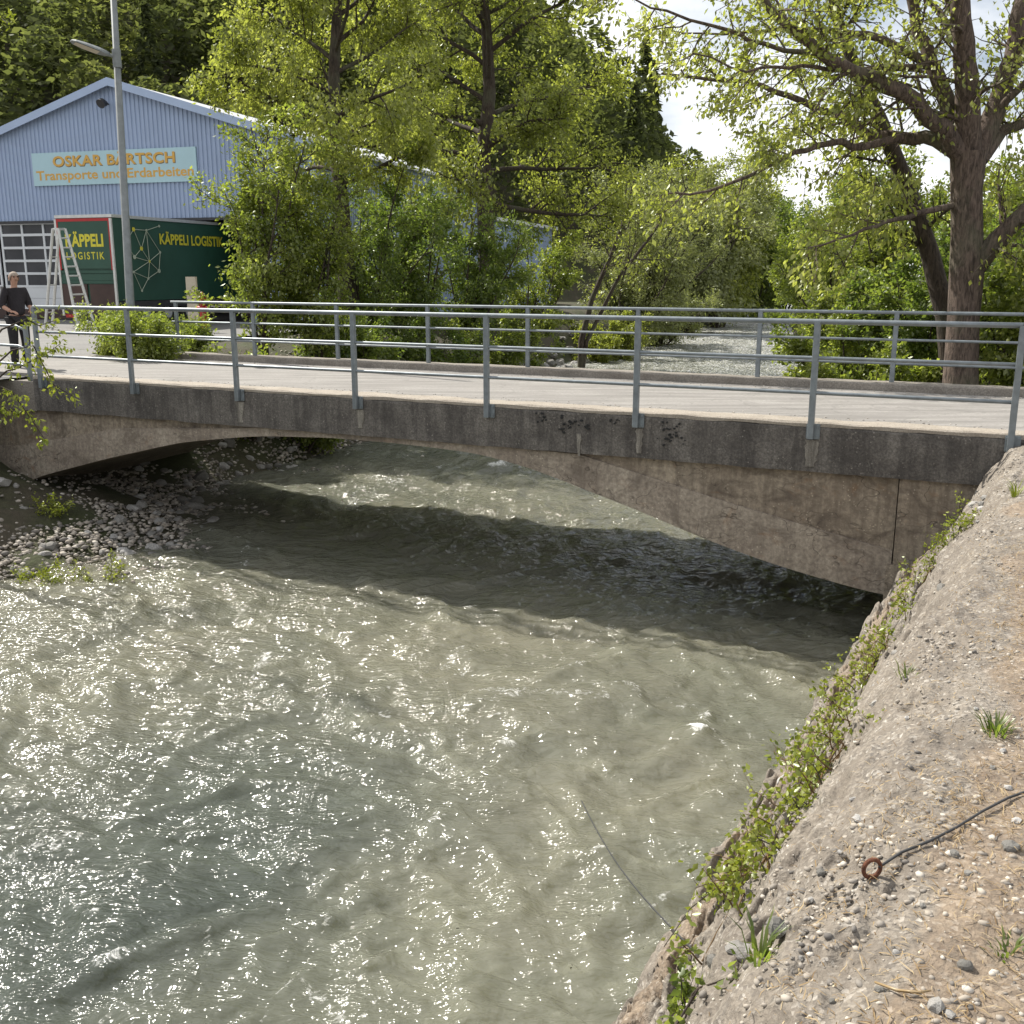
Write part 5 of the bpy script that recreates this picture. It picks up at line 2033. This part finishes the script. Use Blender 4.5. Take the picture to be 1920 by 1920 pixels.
def scatter_pebbles(name, P, sizes, mat, seed):
    """joined low-poly pebbles"""
    bm = bmesh.new()
    bmesh.ops.create_icosphere(bm, subdivisions=1, radius=1.0)
    base = np.array([v.co[:] for v in bm.verts])
    faces = np.array([[v.index for v in f.verts] for f in bm.faces])
    bm.free()
    r = np.random.default_rng(seed)
    n = len(P)
    k = len(base)
    ang = r.uniform(0, 6.28, n)
    sc = sizes[:, None] * np.stack([r.uniform(0.8, 1.4, n), r.uniform(0.6, 1.0, n), r.uniform(0.4, 0.75, n)], 1)
    V = base[None] * sc[:, None, :] * r.uniform(0.82, 1.15, (n, k, 1))
    c, s = np.cos(ang)[:, None], np.sin(ang)[:, None]
    V = np.stack([V[..., 0] * c - V[..., 1] * s, V[..., 0] * s + V[..., 1] * c, V[..., 2]], -1)
    V = V + P[:, None, :]
    F = faces[None] + (np.arange(n) * k)[:, None, None]
    me = mesh_np(name, V.reshape(-1, 3), F.reshape(-1, 3))
    return link(name, me, mat, None, True)


# gravel bar fines
n = 13000
r2 = np.random.default_rng(31)
y = r2.uniform(11.5, 30, n)
d = r2.normal(0.7, 1.0, n)
x = lbank(y) - d
z = np.maximum(land(x, y), -0.03) + 0.006
o = scatter_pebbles('gravel', np.stack([x, y, z], 1), 0.016 + 0.045 * r2.random(n) ** 2, M['pebble'], 32)
tag(o, 'grey gravel bar at the waterline under the bridge', 'gravel', None, 'stuff')
# path pebbles
n = 16000
t_ = 0.9 + r2.random(n) ** 1.6 * 11
s_ = np.where(r2.random(n) < 0.3, r2.uniform(-1.3, -0.4, n), r2.uniform(-0.5, 0.5, n))
dens = fbm(t_ * 1.4, s_ * 1.4, 3, 131) + 0.25
keep = r2.random(n) < np.clip(dens * 1.8 + 0.05, 0.05, 1)
t_, s_ = t_[keep], s_[keep]
sz = 0.004 + 0.012 * r2.random(len(t_)) ** 3
P = np.stack([T2[0] * t_ + S2[0] * s_, T2[1] * t_ + S2[1] * s_, emb_z(s_, t_) + sz * 0.0], 1)
o = scatter_pebbles('gravel', P, sz, M['pebble'], 33)
tag(o, 'fine grey gravel scattered over the path and slope', 'gravel', None, 'stuff')
# larger single stones on the path
r = random.Random(19)
for px, py, sz in ((1585, 1215, .02), (1890, 1480, .035), (1905, 1540, .03), (1790, 1605, .03), (1815, 1640, .025), (1895, 1590, .045), (1810, 1815, .035), (1755, 1890, .04), (1780, 1905, .03), (1730, 1700, .02), (1860, 1440, .025), (1880, 1410, .03), (1830, 1330, .02), (1780, 1280, .018),
                   (1540, 1640, .03), (1480, 1690, .025), (1520, 1690, .02), (1610, 1540, .04), (1600, 1500, .025), (1575, 1600, .02), (1700, 1350, .02), (1760, 1500, .02), (1680, 1790, .022), (1650, 1860, .025), (1560, 1880, .02), (1500, 1800, .022)):
    s0_, t0_, p0_ = emb_pick(px, py)
    put_stone(tuple(emb_pt(s0_, t0_, sz * 0.1)), sz * 0.55, embankment, r)

# stones bedded in the crumbling face
r = random.Random(23)
for kk in range(46):
    t0_ = 1.2 + r.random() ** 1.5 * 9
    s0_ = r.uniform(-1.35, -0.55)
    sz = r.uniform(0.018, 0.05)
    put_stone(tuple(emb_pt(s0_, t0_, -sz * 0.15)), sz, embankment, r)
# grit along both edges of the road
n = 1500
aa_ = r2.uniform(-14.3, 0.5, n)
sd_ = r2.random(n) < 0.5
bb_ = np.where(sd_, 0.31 + np.abs(r2.normal(0, 0.16, n)), 4.0 - np.abs(r2.normal(0, 0.2, n)))
zb_ = np.interp(bb_, [0.3, 4.02], [ZN - 0.004, ZF + 0.001])
Pg = np.stack([VB[0] * aa_ + NB[0] * (NEAR_D + bb_), VB[1] * aa_ + NB[1] * (NEAR_D + bb_), zb_], 1)
o = scatter_pebbles('grit', Pg, 0.004 + 0.011 * r2.random(n) ** 2, M['pebble'], 34)
tag(o, 'loose grit along the edges of the bridge road', 'grit', None, 'stuff')

# dry straw
n = 38000
t_ = 0.9 + r2.random(n) ** 1.4 * 9
s_ = r2.uniform(-0.75, 0.5, n)
dens = smooth(-0.5, 0.05, s_ + 0.35 * fbm(t_ * 1.1, s_ * 1.1, 3, 141)) * (0.35 + 1.3 * np.clip(fbm(t_ * 2.2, s_ * 2.2, 3, 145) + 0.1, 0, 1))
led = np.exp(-((s_ + 0.45) / 0.2) ** 2) * 0.15
keep = r2.random(n) < np.clip(dens + led, 0, 1)
t_, s_ = t_[keep], s_[keep]
n = len(t_)
zz = emb_z(s_, t_) + 0.004
C = np.stack([T2[0] * t_ + S2[0] * s_, T2[1] * t_ + S2[1] * s_, zz], 1)
a = r2.uniform(0, 6.28, n)
L = 0.012 + 0.05 * r2.random(n) ** 2
tilt = np.abs(r2.normal(0, 0.18, n))
D = np.stack([np.cos(a), np.sin(a), tilt], 1)
Wd = np.stack([-np.sin(a), np.cos(a), np.zeros(n)], 1) * r2.uniform(0.0007, 0.0018, n)[:, None]
C2 = C + D * L[:, None] * 0.5 + np.array([0, 0, 0.004])
C3 = C + D * L[:, None] + np.stack([r2.normal(0, 0.008, n), r2.normal(0, 0.008, n), -tilt * L * 0.6], 1)
V = np.stack([C - Wd, C + Wd, C2 - Wd, C2 + Wd, C3], 1).reshape(-1, 3)
b = np.arange(n)[:, None] * 5
F = np.concatenate([b + np.array([[0, 1, 3]]), b + np.array([[0, 3, 2]]), b + np.array([[2, 3, 4]])], 0)
me = mesh_np('dry_grass', V, F)
add_attr(me, 'tint', np.repeat(r2.uniform(0, 1, n), 5))
o = link('dry_grass', me, M['straw'])
tag(o, 'dry straw and dead grass strewn over the path', 'dry grass', None, 'stuff')

# rusted ring and wires
s0_, t0_, p0_ = emb_pick(1633, 1650)
rp = emb_pt(s0_, t0_)
m = MB()
pts = []
for i in range(17):
    a = -0.5 * math.pi + 0.25 + i / 16 * (2 * math.pi - 0.5)
    pts.append(rp + np.array([math.cos(a) * 0.026, math.cos(a) * 0.006, 0.03 + math.sin(a) * 0.028]))
m.tube(pts, 0.0065, 8)
m.tube([rp - AZ * 0.03, rp + AZ * 0.008], 0.008, 8)
o = m.build('iron_ring', M['rust'], None, True)
tag(o, 'small rusted iron ring set in the concrete crest', 'ring')
wp = [rp + AZ * 0.035 + np.array([0.02, 0, 0])]
for px, py in ((1690, 1605), (1740, 1585), (1790, 1560), (1840, 1530), (1890, 1503), (1925, 1490), (1990, 1470)):
    s1, t1_, _ = emb_pick(px, py)
    wp.append(emb_pt(s1, t1_, 0.012))
m = MB()
m.tube(wp, 0.0042, 6)
o = m.build('wire', M['wire'], None, True)
tag(o, 'twisted grey wire running from the rusted ring across the path', 'wire')
s1, t1_, _ = emb_pick(1302, 1785)
A_ = emb_pt(s1, t1_)
B_ = on_z(1080, 1480, -0.05)
m = MB()
sag = [A_ + (B_ - A_) * q - AZ * 0.12 * math.sin(math.pi * q) for q in np.linspace(0, 1, 12)]
m.tube([A_ - (B_ - A_) * 0.02 - AZ * 0.03] + sag, 0.0045, 5)
o = m.build('wire', M['wire'], None, True)
tag(o, 'thin dark wire stretched from the slope into the river', 'wire')
# dry twig on the path
m = MB()
tw = []
for px, py in ((1640, 1850), (1680, 1865), (1720, 1870), (1745, 1866)):
    s1, t1_, _ = emb_pick(px, py)
    tw.append(emb_pt(s1, t1_, 0.012))
m.tube(tw, [0.003, 0.004, 0.004, 0.002], 5)
m.tube([tw[1], tw[1] + (tw[2] - tw[1]) * 0.5 + AZ * 0.02 + np.array([0.02, -0.03, 0])], 0.002, 5)
o = m.build('twig', M['straw'], None, True)
add_attr(o.data, 'tint', np.full(len(o.data.vertices), 0.6))
tag(o, 'dry forked twig lying on the gravelly path below the rusted ring', 'twig')

# scrub on the gravel bar
for i, (px, py, h, w, lb_, lm) in enumerate(((190, 1045, 0.55, 0.5, 'low brown twiggy scrub at the tip of the gravel bar', 'leaf_olive'), (90, 985, 0.5, 0.5, 'sparse yellow-green weed among the bank stones', 'leaf_vine'), (70, 1050, 0.4, 0.5, 'low yellowish weed at the waterline stones', 'leaf_vine'), (-20, 930, 1.0, 0.9, 'dark green scrub at the foot of the arch beside the gravel bar', 'leaf_green'))):
    p = on_z(px, py, 0.3)
    shrub('scrub', lb_, (p[0], p[1], max(zland(p[0], p[1]), 0.0)), h, w, 9, M[lm], 0.045, 1 if i == 0 else 2, 580 + i, None, 0.09, (0, 0), 4, 'bush', None, 0.03)

# ================================================================ FOREST ON THE HILL
def forest():
    r = np.random.default_rng(77)
    pts = []
    for row in np.arange(86, 300, 5.2):
        step = 5.5
        for xx in np.arange(-0.62 * row - 12, 0.36 * row + 10, step):
            x_, y_ = xx + r.uniform(-2.2, 2.2), row + r.uniform(-2.2, 2.2)
            h = float(hill(np.array([x_]), np.array([y_]))[0])
            if h < 0.6:
                continue
            # keep what the eye could meet: drop ground far above the frame
            if (h - EYE) / y_ > 0.42:
                continue
            pts.append((x_, y_, zland(x_, y_)))
    pts = np.array(pts)
    V_all, T_all = [], []
    for (x_, y_, z_) in pts:
        con = r.random() < 0.08
        H_ = r.uniform(11, 17)
        n = 620 if y_ < 150 else 320
        q = r.random(n) ** 0.8
        a = r.uniform(0, 6.28, n)
        if con:
            rad = (1 - q) * r.uniform(2.3, 3.0) * np.sqrt(r.uniform(0.35, 1, n)) + 0.15
            zz_ = z_ + 0.6 + q * H_
        else:
            rad = np.sqrt(np.clip(1 - (2 * q - 1) ** 2, 0, 1)) * r.uniform(2.6, 3.7) * np.sqrt(r.uniform(0.4, 1, n))
            zz_ = z_ + H_ * 0.12 + q * H_ * 0.78
        c = np.stack([x_ + np.cos(a) * rad, y_ + np.sin(a) * rad, zz_], 1)
        s = r.uniform(0.25, 0.6, n)[:, None] * (1 if y_ < 150 else 1.5)
        d1 = r.normal(size=(n, 3))
        d1[:, 2] = d1[:, 2] * 0.5 - (0.5 if con else 0.0)
        d1 += np.stack([np.cos(a), np.sin(a), np.zeros(n)], 1) * 0.9
        d1 /= np.linalg.norm(d1, axis=1, keepdims=True)
        d2 = np.cross(d1, r.normal(size=(n, 3)))
        d2 /= np.linalg.norm(d2, axis=1, keepdims=True)
        V_all.append(np.stack([c - d1 * s, c + d2 * s * 0.45, c + d1 * s, c - d2 * s * 0.45], 1).reshape(-1, 3))
        tb_ = r.normal(0.25 if con else 0.55, 0.15)
        T_all.append(np.repeat(np.clip(tb_ + r.normal(0, 0.16, n), 0, 1), 4))
    V = np.concatenate(V_all)
    Tt = np.concatenate(T_all)
    F = np.arange(len(V)).reshape(-1, 4)
    me = mesh_np('forest', V, F)
    add_attr(me, 'tint', Tt)
    o = link('forest', me, M['leaf_forest'])
    tag(o, 'dark mixed forest covering the steep hillside', 'forest', None, 'stuff')
    STAT.append(('forest', len(pts), len(F)))


forest()

# low green riverside growth that hides the horizon at the right
bpy.context.view_layer.update()
